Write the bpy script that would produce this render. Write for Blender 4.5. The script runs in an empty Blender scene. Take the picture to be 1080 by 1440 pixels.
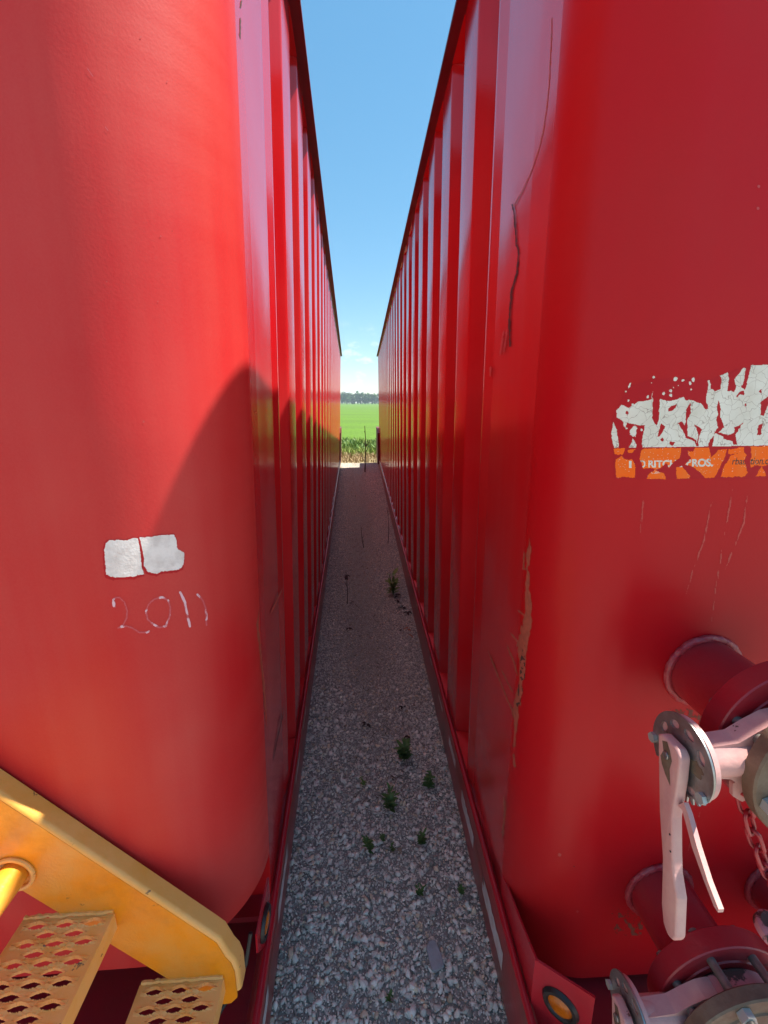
import bpy, bmesh, math, random
import numpy as np
from mathutils import Vector, Matrix

random.seed(7)
rng = np.random.default_rng(11)
scene = bpy.context.scene
COL = scene.collection

# ------------------------------------------------------------------ camera, sky, sun, exposure
CAM_H, FPX, YAW, PITCH = 1.9, 600.0, 0.0615, 0.2419
cam_data = bpy.data.cameras.new('camera')
cam = bpy.data.objects.new('camera', cam_data)
COL.objects.link(cam)
cam_data.sensor_fit = 'HORIZONTAL'
cam_data.sensor_width = 36.0
cam_data.lens = FPX / 1080.0 * 36.0
cam_data.clip_start = 0.02
cam_data.clip_end = 3000.0
cam.location = (0, 0, CAM_H)
cam.rotation_euler = (math.pi / 2 - PITCH, 0, -YAW)
scene.camera = cam

SUN_AZ = math.radians(12.0)       # from +X towards +Y
SUN_EL = math.radians(64.8)
world = bpy.data.worlds.new('World')
scene.world = world
world.use_nodes = True
wn, wl = world.node_tree.nodes, world.node_tree.links
wn.clear()
w_out = wn.new('ShaderNodeOutputWorld')
w_bg = wn.new('ShaderNodeBackground')
w_bg.inputs['Strength'].default_value = 0.062
w_sky = wn.new('ShaderNodeTexSky')
w_sky.sky_type = 'NISHITA'
w_sky.sun_disc = False
w_sky.sun_elevation = SUN_EL
w_sky.sun_rotation = math.pi / 2 - SUN_AZ
w_sky.air_density = 1.0
w_sky.dust_density = 0.15
w_sky.ozone_density = 2.2
w_hsv = wn.new('ShaderNodeHueSaturation')
w_hsv.inputs['Saturation'].default_value = 1.5
w_hsv.inputs['Value'].default_value = 2.15
w_gam = wn.new('ShaderNodeGamma')
w_gam.inputs['Gamma'].default_value = 0.65
w_hsv.inputs['Hue'].default_value = 0.487
# small fair-weather clouds low over the horizon
w_tc = wn.new('ShaderNodeTexCoord')
w_sep = wn.new('ShaderNodeSeparateXYZ')
w_map = wn.new('ShaderNodeMapping')
w_map.inputs['Scale'].default_value = (1.0, 1.0, 2.1)
w_map.inputs['Location'].default_value = (0.9, 0.3, 0.0)
w_noise = wn.new('ShaderNodeTexNoise')
w_noise.inputs['Scale'].default_value = 26.0
w_noise.inputs['Detail'].default_value = 5.0
w_noise.inputs['Roughness'].default_value = 0.55
w_ramp = wn.new('ShaderNodeValToRGB')
w_ramp.color_ramp.elements[0].position = 0.56
w_ramp.color_ramp.elements[1].position = 0.70
w_band = wn.new('ShaderNodeMapRange')
w_band.inputs['From Min'].default_value = 0.18
w_band.inputs['From Max'].default_value = 0.06
w_mul = wn.new('ShaderNodeMath'); w_mul.operation = 'MULTIPLY'
w_mix = wn.new('ShaderNodeMix'); w_mix.data_type = 'RGBA'
w_mix.inputs['B'].default_value = (7.2, 7.9, 8.6, 1)
wl.new(w_tc.outputs['Generated'], w_map.inputs['Vector'])
wl.new(w_map.outputs['Vector'], w_noise.inputs['Vector'])
wl.new(w_noise.outputs['Fac'], w_ramp.inputs['Fac'])
wl.new(w_tc.outputs['Generated'], w_sep.inputs['Vector'])
wl.new(w_sep.outputs['Z'], w_band.inputs['Value'])
wl.new(w_ramp.outputs['Color'], w_mul.inputs[0])
wl.new(w_band.outputs['Result'], w_mul.inputs[1])
wl.new(w_sky.outputs['Color'], w_gam.inputs['Color'])
wl.new(w_gam.outputs['Color'], w_hsv.inputs['Color'])
wl.new(w_hsv.outputs['Color'], w_mix.inputs['A'])
wl.new(w_mul.outputs['Value'], w_mix.inputs['Factor'])
wl.new(w_mix.outputs['Result'], w_bg.inputs['Color'])
wl.new(w_bg.outputs['Background'], w_out.inputs['Surface'])

sun_data = bpy.data.lights.new('sun', 'SUN')
sun_data.energy = 5.0
sun_data.angle = math.radians(0.53)
sun_data.color = (1.0, 0.94, 0.84)
sun = bpy.data.objects.new('sun', sun_data)
COL.objects.link(sun)
sun_dir = Vector((math.cos(SUN_EL) * math.cos(SUN_AZ), math.cos(SUN_EL) * math.sin(SUN_AZ), math.sin(SUN_EL)))
sun.rotation_euler = sun_dir.to_track_quat('Z', 'Y').to_euler()
sun.location = (5, 2, 12)

scene.view_settings.view_transform = 'Standard'
scene.view_settings.look = 'None'
scene.view_settings.gamma = 1.0
scene.view_settings.exposure = 1.36
scene.view_settings.use_curve_mapping = False
scene.render.engine = 'CYCLES'
scene.cycles.max_bounces = 10
scene.cycles.diffuse_bounces = 6
scene.cycles.glossy_bounces = 5

# ------------------------------------------------------------------ material helpers
def mat(name, color, rough=0.5, metal=0.0, var=0.0, var_scale=6.0, color2=None, fac=None, bump=0.0, bump_scale=40.0,
        coat=0.0, spec=0.5, stretch=(1, 1, 1)):
    m = bpy.data.materials.new(name)
    m.use_nodes = True
    n, l = m.node_tree.nodes, m.node_tree.links
    b = n['Principled BSDF']
    b.inputs['Base Color'].default_value = (*color, 1)
    b.inputs['Roughness'].default_value = rough
    b.inputs['Metallic'].default_value = metal
    b.inputs['Coat Weight'].default_value = coat
    b.inputs['Coat Roughness'].default_value = 0.06
    b.inputs['Specular IOR Level'].default_value = spec
    tc = n.new('ShaderNodeTexCoord')
    mp = n.new('ShaderNodeMapping')
    mp.inputs['Scale'].default_value = stretch
    l.new(tc.outputs['Object'], mp.inputs['Vector'])
    if color2 is not None or var > 0:
        nz = n.new('ShaderNodeTexNoise')
        nz.inputs['Scale'].default_value = var_scale
        nz.inputs['Detail'].default_value = 6
        nz.inputs['Roughness'].default_value = 0.62
        l.new(mp.outputs['Vector'], nz.inputs['Vector'])
        rp = n.new('ShaderNodeValToRGB')
        lo, hi = fac or (0.35, 0.7)
        rp.color_ramp.elements[0].position = lo
        rp.color_ramp.elements[1].position = hi
        c2 = color2 if color2 is not None else tuple(min(1, c * (1 + var)) for c in color)
        c1 = color if color2 is not None else tuple(c * (1 - var) for c in color)
        rp.color_ramp.elements[0].color = (*c1, 1)
        rp.color_ramp.elements[1].color = (*c2, 1)
        l.new(nz.outputs['Fac'], rp.inputs['Fac'])
        l.new(rp.outputs['Color'], b.inputs['Base Color'])
    if bump > 0:
        nb = n.new('ShaderNodeTexNoise')
        nb.inputs['Scale'].default_value = bump_scale
        nb.inputs['Detail'].default_value = 4
        l.new(mp.outputs['Vector'], nb.inputs['Vector'])
        bp = n.new('ShaderNodeBump')
        bp.inputs['Strength'].default_value = 1.0
        bp.inputs['Distance'].default_value = bump
        l.new(nb.outputs['Fac'], bp.inputs['Height'])
        l.new(bp.outputs['Normal'], b.inputs['Normal'])
    return m

def red_paint(name, base, chalk, chalk_amt, rough):
    """Weathered enamel: slow fading to a chalky tone, horizontal rub marks low down, faint sheet-metal waviness."""
    m = bpy.data.materials.new(name)
    m.use_nodes = True
    n, l = m.node_tree.nodes, m.node_tree.links
    b = n['Principled BSDF']
    b.inputs['Specular IOR Level'].default_value = 0.5
    tc = n.new('ShaderNodeTexCoord')
    geo = n.new('ShaderNodeNewGeometry')
    fade = n.new('ShaderNodeTexNoise'); fade.inputs['Scale'].default_value = 1.7; fade.inputs['Detail'].default_value = 3
    l.new(geo.outputs['Position'], fade.inputs['Vector'])
    spk = n.new('ShaderNodeTexNoise'); spk.inputs['Scale'].default_value = 260; spk.inputs['Detail'].default_value = 2
    l.new(geo.outputs['Position'], spk.inputs['Vector'])
    # vertical run marks
    mp = n.new('ShaderNodeMapping'); mp.inputs['Scale'].default_value = (9, 9, 0.35)
    l.new(geo.outputs['Position'], mp.inputs['Vector'])
    run = n.new('ShaderNodeTexNoise'); run.inputs['Scale'].default_value = 2.2; run.inputs['Detail'].default_value = 5
    l.new(mp.outputs['Vector'], run.inputs['Vector'])
    a = n.new('ShaderNodeMath'); a.operation = 'MULTIPLY_ADD'
    a.inputs[1].default_value = 0.32
    l.new(run.outputs['Fac'], a.inputs[0]); l.new(fade.outputs['Fac'], a.inputs[2])
    a2 = n.new('ShaderNodeMath'); a2.operation = 'MULTIPLY_ADD'; a2.inputs[1].default_value = 0.22
    l.new(spk.outputs['Fac'], a2.inputs[0]); l.new(a.outputs['Value'], a2.inputs[2])
    r = n.new('ShaderNodeMapRange')
    r.inputs['From Min'].default_value = 0.56; r.inputs['From Max'].default_value = 1.0
    r.inputs['To Max'].default_value = chalk_amt
    l.new(a2.outputs['Value'], r.inputs['Value'])
    mx = n.new('ShaderNodeMix'); mx.data_type = 'RGBA'
    mx.inputs['A'].default_value = (*base, 1); mx.inputs['B'].default_value = (*chalk, 1)
    l.new(r.outputs['Result'], mx.inputs['Factor'])
    # rusty pin-point chips, sparse
    vo = n.new('ShaderNodeTexVoronoi'); vo.inputs['Scale'].default_value = 8.0
    l.new(geo.outputs['Position'], vo.inputs['Vector'])
    ch = n.new('ShaderNodeMath'); ch.operation = 'LESS_THAN'; ch.inputs[1].default_value = 0.016
    l.new(vo.outputs['Distance'], ch.inputs[0])
    mx2 = n.new('ShaderNodeMix'); mx2.data_type = 'RGBA'
    mx2.inputs['B'].default_value = (0.10, 0.03, 0.02, 1)
    l.new(ch.outputs['Value'], mx2.inputs['Factor']); l.new(mx.outputs['Result'], mx2.inputs['A'])
    l.new(mx2.outputs['Result'], b.inputs['Base Color'])
    # roughness: rubbed bands running along the tank
    mh = n.new('ShaderNodeMapping'); mh.inputs['Scale'].default_value = (0.8, 0.8, 22)
    l.new(geo.outputs['Position'], mh.inputs['Vector'])
    rub = n.new('ShaderNodeTexNoise'); rub.inputs['Scale'].default_value = 1.4; rub.inputs['Detail'].default_value = 2
    l.new(mh.outputs['Vector'], rub.inputs['Vector'])
    rr = n.new('ShaderNodeMapRange')
    rr.inputs['From Min'].default_value = 0.3; rr.inputs['From Max'].default_value = 0.75
    rr.inputs['To Min'].default_value = rough * 0.92; rr.inputs['To Max'].default_value = rough * 1.15
    l.new(rub.outputs['Fac'], rr.inputs['Value'])
    l.new(rr.outputs['Result'], b.inputs['Roughness'])
    # waviness
    wv = n.new('ShaderNodeTexNoise'); wv.inputs['Scale'].default_value = 2.3; wv.inputs['Detail'].default_value = 1
    l.new(geo.outputs['Position'], wv.inputs['Vector'])
    b1 = n.new('ShaderNodeBump'); b1.inputs['Strength'].default_value = 1.0; b1.inputs['Distance'].default_value = 0.010
    l.new(wv.outputs['Fac'], b1.inputs['Height'])
    b2 = n.new('ShaderNodeBump'); b2.inputs['Strength'].default_value = 0.35; b2.inputs['Distance'].default_value = 0.0006
    op = n.new('ShaderNodeTexNoise'); op.inputs['Scale'].default_value = 180; op.inputs['Detail'].default_value = 2
    l.new(geo.outputs['Position'], op.inputs['Vector'])
    l.new(op.outputs['Fac'], b2.inputs['Height']); l.new(b1.outputs['Normal'], b2.inputs['Normal'])
    l.new(b2.outputs['Normal'], b.inputs['Normal'])
    return m

M = {}
M['red_side'] = red_paint('red_side_paint', (0.50, 0.006, 0.011), (0.50, 0.045, 0.045), 0.6, 0.13)
M['red_end'] = red_paint('red_end_paint', (0.46, 0.004, 0.009), (0.42, 0.018, 0.017), 0.6, 0.33)
M['red_end'].node_tree.nodes['Principled BSDF'].inputs['Specular IOR Level'].default_value = 0.18
M['red_end_faded'] = red_paint('red_end_faded_paint', (0.50, 0.010, 0.014), (0.54, 0.060, 0.050), 0.85, 0.42)
M['red_end_faded'].node_tree.nodes['Principled BSDF'].inputs['Specular IOR Level'].default_value = 0.26
M['red_rail'] = mat('red_rail_paint', (0.48, 0.012, 0.022), 0.26, color2=(0.36, 0.02, 0.03), bump=0.0008, bump_scale=60)
M['rail_dark'] = mat('dull_maroon_rail', (0.16, 0.006, 0.016), 0.5, color2=(0.09, 0.01, 0.012), var_scale=4)
M['red_beam'] = mat('red_beam_paint', (0.34, 0.018, 0.022), 0.30, color2=(0.17, 0.05, 0.035), fac=(0.4, 0.72), var_scale=5, bump=0.001, bump_scale=50)
M['red_pipe'] = mat('red_pipe_paint', (0.36, 0.008, 0.018), 0.34, color2=(0.30, 0.03, 0.035), bump=0.0006, bump_scale=90)
M['weld'] = mat('weld_bead_paint', (0.36, 0.015, 0.03), 0.38, color2=(0.42, 0.07, 0.075), var_scale=30, bump=0.004, bump_scale=70)
M['pink'] = mat('faded_pink_paint', (0.54, 0.27, 0.26), 0.5, color2=(0.64, 0.38, 0.33), var_scale=14, bump=0.0006, bump_scale=120)
M['pink_worn'] = mat('worn_pink_paint', (0.46, 0.19, 0.21), 0.5, color2=(0.05, 0.035, 0.03), fac=(0.53, 0.57), var_scale=22, bump=0.001, bump_scale=80, stretch=(1, 1, 0.5))
M['rust'] = mat('brown_rust', (0.09, 0.045, 0.028), 0.62, color2=(0.16, 0.11, 0.07), var_scale=18, bump=0.002, bump_scale=60)
M['steel'] = mat('dull_zinc_steel', (0.42, 0.43, 0.42), 0.42, metal=0.85, color2=(0.26, 0.25, 0.23), var_scale=30, bump=0.0004, bump_scale=200)
M['stud'] = mat('dark_stud_steel', (0.22, 0.22, 0.21), 0.5, metal=0.6, color2=(0.13, 0.11, 0.09), var_scale=40)
M['bolt_bright'] = mat('pale_zinc_bolt', (0.40, 0.42, 0.40), 0.45, metal=0.4)
M['black'] = mat('black_rubber', (0.015, 0.014, 0.014), 0.45)
M['amber'] = mat('amber_lens', (0.62, 0.16, 0.006), 0.22, color2=(0.30, 0.06, 0.004), var_scale=38, bump=0.001, bump_scale=150)
M['tape_white'] = mat('silver_tape', (0.70, 0.72, 0.74), 0.35, color2=(0.48, 0.45, 0.42), var_scale=24)
M['tape_red'] = mat('red_tape', (0.40, 0.02, 0.015), 0.35, color2=(0.22, 0.05, 0.03), var_scale=24)
M['white_film'] = mat('aged_white_film', (0.76, 0.72, 0.63), 0.6, color2=(0.64, 0.59, 0.49), var_scale=22)
M['white_patch'] = mat('cracked_white_patch', (0.80, 0.74, 0.71), 0.65, color2=(0.62, 0.55, 0.52), var_scale=34, fac=(0.42, 0.66), bump=0.001, bump_scale=200)
M['orange_film'] = mat('orange_film', (0.95, 0.13, 0.002), 0.6, spec=0.2, color2=(0.90, 0.16, 0.015), var_scale=20)
M['ink'] = mat('black_print', (0.03, 0.015, 0.012), 0.6)
M['chalk'] = mat('white_marker', (0.72, 0.46, 0.52), 0.7)
M['chalk_faint'] = mat('faded_marker', (0.56, 0.085, 0.10), 0.7)
M['bare'] = mat('scraped_primer', (0.42, 0.10, 0.06), 0.6, color2=(0.28, 0.07, 0.04), var_scale=60)
M['dark_rust'] = mat('dark_crack_rust', (0.055, 0.02, 0.014), 0.7)
M['unfaded'] = mat('unfaded_red_paint', (0.42, 0.003, 0.010), 0.34, spec=0.2)
M['streak_faint'] = mat('faint_run_mark', (0.48, 0.032, 0.028), 0.4)
M['streak'] = mat('run_mark', (0.47, 0.05, 0.045), 0.4)
M['yellow'] = mat('yellow_paint', (0.80, 0.29, 0.008), 0.34, color2=(0.72, 0.38, 0.09), fac=(0.42, 0.75), var_scale=5.5, bump=0.0006, bump_scale=140)
M['yellow_flange'] = mat('faded_yellow_paint', (0.80, 0.43, 0.12), 0.42, color2=(0.72, 0.33, 0.04), fac=(0.4, 0.75), var_scale=7, bump=0.0006, bump_scale=140)
M['yellow_tread'] = mat('worn_yellow_paint', (0.84, 0.46, 0.14), 0.45, color2=(0.80, 0.37, 0.05), fac=(0.45, 0.75), var_scale=12, bump=0.0008, bump_scale=160)
M['dirt_deck'] = mat('deck_paint', (0.30, 0.010, 0.022), 0.33, color2=(0.20, 0.02, 0.02), var_scale=4, bump=0.0008, bump_scale=60)

def film_cracks(m, scale, amount, dark):
    n, l = m.node_tree.nodes, m.node_tree.links
    b = n['Principled BSDF']
    src = b.inputs['Base Color'].links[0].from_socket
    tc = n.new('ShaderNodeTexCoord')
    nz = n.new('ShaderNodeTexNoise'); nz.inputs['Scale'].default_value = scale * 0.8
    l.new(tc.outputs['Object'], nz.inputs['Vector'])
    ad = n.new('ShaderNodeVectorMath'); ad.operation = 'MULTIPLY_ADD'; ad.inputs[1].default_value = (0.03, 0.03, 0.03)
    l.new(nz.outputs['Color'], ad.inputs[0]); l.new(tc.outputs['Object'], ad.inputs[2])
    vo = n.new('ShaderNodeTexVoronoi'); vo.feature = 'DISTANCE_TO_EDGE'; vo.inputs['Scale'].default_value = scale
    l.new(ad.outputs['Vector'], vo.inputs['Vector'])
    lt = n.new('ShaderNodeMath'); lt.operation = 'LESS_THAN'; lt.inputs[1].default_value = amount
    l.new(vo.outputs['Distance'], lt.inputs[0])
    mx = n.new('ShaderNodeMix'); mx.data_type = 'RGBA'; mx.inputs['B'].default_value = (*dark, 1)
    l.new(lt.outputs['Value'], mx.inputs['Factor']); l.new(src, mx.inputs['A'])
    l.new(mx.outputs['Result'], b.inputs['Base Color'])
film_cracks(M['white_film'], 48, 0.016, (0.42, 0.34, 0.28))

def chips(name, scale, thr, color, soft=0.02):
    """paint chipped through to what lies beneath, in small ragged spots"""
    m = M[name]; n, l = m.node_tree.nodes, m.node_tree.links
    b = n['Principled BSDF']; src = b.inputs['Base Color'].links[0].from_socket
    tc = n.new('ShaderNodeNewGeometry')
    nz = n.new('ShaderNodeTexNoise'); nz.inputs['Scale'].default_value = scale; nz.inputs['Detail'].default_value = 7; nz.inputs['Roughness'].default_value = 0.7
    l.new(tc.outputs['Position'], nz.inputs['Vector'])
    mr = n.new('ShaderNodeMapRange'); mr.inputs['From Min'].default_value = thr; mr.inputs['From Max'].default_value = thr + soft
    l.new(nz.outputs['Fac'], mr.inputs['Value'])
    mx = n.new('ShaderNodeMix'); mx.data_type = 'RGBA'; mx.inputs['B'].default_value = (*color, 1)
    l.new(mr.outputs['Result'], mx.inputs['Factor']); l.new(src, mx.inputs['A'])
    l.new(mx.outputs['Result'], b.inputs['Base Color'])
for c_ in (('pink', 17, 0.66, (0.10, 0.045, 0.03)), ('pink', 7, 0.60, (0.40, 0.20, 0.16), 0.2), ('steel', 22, 0.60, (0.13, 0.075, 0.045), 0.1), ('yellow_tread', 26, 0.655, (0.16, 0.09, 0.05)),
           ('yellow_flange', 16, 0.67, (0.22, 0.11, 0.04)), ('yellow', 13, 0.66, (0.30, 0.13, 0.03), 0.05), ('yellow', 4, 0.50, (0.55, 0.20, 0.015), 0.25), ('red_pipe', 18, 0.66, (0.14, 0.03, 0.025), 0.05),
           ('rust', 9, 0.50, (0.17, 0.13, 0.09), 0.2), ('bolt_bright', 30, 0.55, (0.2, 0.15, 0.1), 0.15), ('red_rail', 14, 0.68, (0.16, 0.03, 0.02), 0.03), ('red_beam', 8, 0.60, (0.12, 0.035, 0.02), 0.12)):
    if M[c_[0]].node_tree.nodes['Principled BSDF'].inputs['Base Color'].links: chips(*c_)

# ------------------------------------------------------------------ object helpers
def link(o, parent=None, label=None, cat=None, group=None, kind=None):
    COL.objects.link(o)
    if parent is not None: o.parent = parent
    if label: o['label'] = label
    if cat: o['category'] = cat
    if group: o['group'] = group
    if kind: o['kind'] = kind
    return o

def mesh_obj(name, verts, faces, m, parent=None, smooth=False, fmat=None, **tags):
    me = bpy.data.meshes.new(name)
    me.from_pydata([tuple(v) for v in verts], [], [tuple(f) for f in faces])
    mats = m if isinstance(m, (list, tuple)) else [m]
    for x in mats: me.materials.append(x)
    if fmat is not None: me.polygons.foreach_set('material_index', list(fmat))
    bm = bmesh.new(); bm.from_mesh(me)
    bmesh.ops.recalc_face_normals(bm, faces=bm.faces)
    bm.to_mesh(me); bm.free()
    if smooth:
        me.polygons.foreach_set('use_smooth', [True] * len(me.polygons))
        me.set_sharp_from_angle(angle=math.radians(38))
    me.update()
    return link(bpy.data.objects.new(name, me), parent, **tags)

def empty(name, loc, rot=(0, 0, 0), **tags):
    o = bpy.data.objects.new(name, None)
    o.empty_display_size = 0.2
    o.location = loc; o.rotation_euler = rot
    return link(o, **tags)

class G:
    """Collects boxes, prisms, tubes and discs as one mesh."""
    def __init__(s): s.v = []; s.f = []
    def add(s, V, Fc):
        k = len(s.v); s.v += [tuple(p) for p in V]; s.f += [tuple(i + k for i in f) for f in Fc]; return s
    def box(s, lo, hi):
        (a, b, c), (d, e, f) = lo, hi
        return s.add([(a, b, c), (d, b, c), (d, e, c), (a, e, c), (a, b, f), (d, b, f), (d, e, f), (a, e, f)],
                     [(0, 3, 2, 1), (4, 5, 6, 7), (0, 1, 5, 4), (1, 2, 6, 5), (2, 3, 7, 6), (3, 0, 4, 7)])
    def prism(s, poly, d):
        """poly: list of 3-D points (planar), d: extrusion vector"""
        n = len(poly); d = Vector(d)
        top = [tuple(Vector(p) + d) for p in poly]
        return s.add(list(poly) + top, [tuple(range(n))[::-1], tuple(range(n, 2 * n))] +
                     [(i, (i + 1) % n, n + (i + 1) % n, n + i) for i in range(n)])
    def tube(s, pts, r, n=12, cap=True, rs=None):
        pts = [Vector(p) for p in pts]
        rings = []
        up = None
        for i, p in enumerate(pts):
            t = (pts[min(i + 1, len(pts) - 1)] - pts[max(i - 1, 0)]).normalized()
            if up is None:
                up = Vector((0, 0, 1)) if abs(t.z) < 0.9 else Vector((1, 0, 0))
            a = t.cross(up).normalized(); b = a.cross(t).normalized(); up = b
            rr = rs[i] if rs else r
            rings.append([tuple(p + a * rr * math.cos(2 * math.pi * k / n) + b * rr * math.sin(2 * math.pi * k / n)) for k in range(n)])
        V = [q for r_ in rings for q in r_]
        Fc = []
        for i in range(len(pts) - 1):
            for k in range(n):
                Fc.append((i * n + k, i * n + (k + 1) % n, (i + 1) * n + (k + 1) % n, (i + 1) * n + k))
        if cap:
            Fc.append(tuple(range(n))); Fc.append(tuple(range((len(pts) - 1) * n, len(pts) * n)))
        return s.add(V, Fc)
    def lathe(s, prof, c, axis, n=40):
        """prof: (radius, distance along axis) list, closed ends at radius 0 if wanted"""
        ax = Vector(axis).normalized()
        u = Vector((0, 0, 1)) if abs(ax.z) < 0.9 else Vector((1, 0, 0))
        a = ax.cross(u).normalized(); b = a.cross(ax)
        c = Vector(c); V = []; Fc = []
        for r, h in prof:
            for k in range(n):
                t = 2 * math.pi * k / n
                V.append(tuple(c + ax * h + (a * math.cos(t) + b * math.sin(t)) * r))
        for i in range(len(prof) - 1):
            for k in range(n):
                Fc.append((i * n + k, i * n + (k + 1) % n, (i + 1) * n + (k + 1) % n, (i + 1) * n + k))
        return s.add(V, Fc)
    def disc(s, c, axis, r, t, n=40, bev=0.0, r0=0.0):
        """solid disc (or ring when r0 > 0) starting at c, thickness t along axis"""
        if bev > 0:
            prof = [(r0, 0), (r - bev, 0), (r, bev), (r, t - bev), (r - bev, t), (r0, t)]
        else:
            prof = [(r0, 0), (r, 0), (r, t), (r0, t)]
        if r0 > 0: prof.append((r0, 0))
        else: prof = [(1e-5, prof[0][1])] + prof[1:-1] + [(1e-5, prof[-1][1])]
        return s.lathe(prof, c, axis, n)
    def build(s, name, m, parent=None, smooth=False, mirror=1, **tags):
        v = [(p[0] * mirror, p[1], p[2]) for p in s.v]
        return mesh_obj(name, v, s.f, m, parent, smooth, **tags)

def copy_tree(o, parent=None):
    c = o.copy(); COL.objects.link(c)
    if parent is not None: c.parent = parent
    for ch in list(o.children): copy_tree(ch, c)
    return c

# value noise on numpy arrays, for torn edges
_tab = rng.random((64, 64))
def vnoise(x, y):
    xi = np.floor(x).astype(int); yi = np.floor(y).astype(int)
    fx = x - xi; fy = y - yi
    fx = fx * fx * (3 - 2 * fx); fy = fy * fy * (3 - 2 * fy)
    t = lambda a, b: _tab[a % 64, b % 64]
    return (t(xi, yi) * (1 - fx) + t(xi + 1, yi) * fx) * (1 - fy) + (t(xi, yi + 1) * (1 - fx) + t(xi + 1, yi + 1) * fx) * fy
def fbm(x, y, o=3):
    r = 0; a = 0.5
    for i in range(o):
        r = r + a * vnoise(x * 2 ** i + 17 * i, y * 2 ** i + 5 * i); a *= 0.5
    return r / (1 - 0.5 ** o)

# ------------------------------------------------------------------ the two tanks: shared geometry
# the rounded front corner: where it starts along the side, its radius; the front wall stands at yc - rc
Y_END, W_TANK = 14.0, 2.45
ZD = 0.19                           # sunken front deck
Z0, Z1 = 0.285, 3.40               # deck level, underside of the top rail
TANKS = {'R': dict(x=0.449, lean=-0.0119, yaw=-0.0186, s=1, yc=1.08, rc=0.20, zb=0.22), 'L': dict(x=-0.304, lean=0.0318, yaw=0.020, s=-1, yc=1.125, rc=0.285, zb=0.47)}

def fillet(poly, r, seg=4):
    out = [poly[0]]
    for i in range(1, len(poly) - 1):
        p0, p, p1 = map(lambda q: np.array(q, float), poly[i - 1:i + 2])
        a = p0 - p; b = p1 - p; la, lb = np.linalg.norm(a), np.linalg.norm(b); a /= la; b /= lb
        ang = math.acos(np.clip(a @ b, -1, 1))
        d = min(r / math.tan(ang / 2), la * 0.45, lb * 0.45)
        s, e = p + a * d, p + b * d
        for k in range(seg + 1):
            t = k / seg
            out.append(tuple((1 - t) ** 2 * s + 2 * t * (1 - t) * p + t * t * e))
    out.append(poly[-1])
    return out

PITCH_Y, FLAT, DEPTH, SLANT = 0.4915, 0.232, 0.082, 0.062
PANEL0 = 1.58                       # end of the first flat
def panel_profile(y0):
    """one pressed panel: from a flat's far edge through the pocket and over the next flat"""
    y1 = y0 + (PITCH_Y - FLAT)
    return [(0, y0 - 0.02), (0, y0), (DEPTH, y0 + SLANT), (DEPTH, y1 - SLANT), (0, y1), (0, y1 + FLAT - 0.02)]

def extrude_profile(prof, z0, z1, s):
    V = [(x * s, y, z0) for x, y in prof] + [(x * s, y, z1) for x, y in prof]
    n = len(prof)
    return V, [(i, i + 1, n + i + 1, n + i) for i in range(n - 1)]

# photo pixel -> point on a tank's wall (canonical local frame: x into the tank, y along it); used to lay out worn paint and stickers
def cam_axes():
    cy, sy, cp, sp = math.cos(YAW), math.sin(YAW), math.cos(PITCH), math.sin(PITCH)
    f = np.array([sy * cp, cy * cp, -sp]); r = np.array([cy, -sy, 0.0])
    return r, np.cross(f, r), f
AX = cam_axes()
def tank_matrix(k):
    t = TANKS[k]
    return Matrix.Translation((t['x'], 0, 0)) @ Matrix.Rotation(t['yaw'], 4, 'Z') @ Matrix.Rotation(t['lean'], 4, 'Y')
def wall_points(k, px, py, off):
    px = np.asarray(px, float).ravel(); py = np.asarray(py, float).ravel()
    Mx = np.array(tank_matrix(k).to_3x3()); s = TANKS[k]['s']; YC, RC = TANKS[k]['yc'], TANKS[k]['rc']; YF = YC - RC
    o = Mx.T @ (np.array([0, 0, CAM_H]) - np.array([TANKS[k]['x'], 0, 0]))
    d = ((px - 540) / FPX)[:, None] * AX[0] + ((py - 720) / FPX)[:, None] * AX[1] + AX[2]
    d = d @ Mx
    o = o * np.array([s, 1, 1]); d = d * np.array([s, 1, 1])
    best = np.full(len(px), 1e9)
    t = (-off - o[0]) / d[:, 0]; y = o[1] + t * d[:, 1]
    ok = (t > 0) & (y >= YC); best = np.where(ok, np.minimum(best, t), best)
    r = RC + off; cx, cy = RC, YC
    ox, oy = o[0] - cx, o[1] - cy
    A = d[:, 0] ** 2 + d[:, 1] ** 2; B = 2 * (ox * d[:, 0] + oy * d[:, 1]); Cc = ox * ox + oy * oy - r * r
    D = B * B - 4 * A * Cc
    t = (-B - np.sqrt(np.maximum(D, 0))) / (2 * A)
    X, Y = o[0] + t * d[:, 0], o[1] + t * d[:, 1]
    ok = (D > 0) & (t > 0) & (X <= RC) & (Y <= YC); best = np.where(ok, np.minimum(best, t), best)
    t = (YF - off - o[1]) / d[:, 1]; X = o[0] + t * d[:, 0]
    ok = (t > 0) & (X >= RC); best = np.where(ok, np.minimum(best, t), best)
    P = o + best[:, None] * d
    return P * np.array([s, 1, 1])      # real local coordinates (mirrored back for the left tank)

def in_poly(x, y, poly):
    r = np.zeros(x.shape, bool); n = len(poly)
    for i in range(n):
        x0, y0 = poly[i]; x1, y1 = poly[(i + 1) % n]
        if y0 == y1: continue
        r ^= ((y0 > y) != (y1 > y)) & (x < (x1 - x0) * (y - y0) / (y1 - y0) + x0)
    return r
def dist_poly(x, y, pts):
    d = np.full(x.shape, 1e9); tt = np.zeros(x.shape); L = 0
    for (x0, y0), (x1, y1) in zip(pts[:-1], pts[1:]):
        l2 = (x1 - x0) ** 2 + (y1 - y0) ** 2; l = math.sqrt(l2)
        t = np.clip(((x - x0) * (x1 - x0) + (y - y0) * (y1 - y0)) / l2, 0, 1)
        q = np.hypot(x - x0 - t * (x1 - x0), y - y0 - t * (y1 - y0))
        tt = np.where(q < d, L + t * l, tt); d = np.minimum(d, q); L += l
    return d, tt / L

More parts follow.
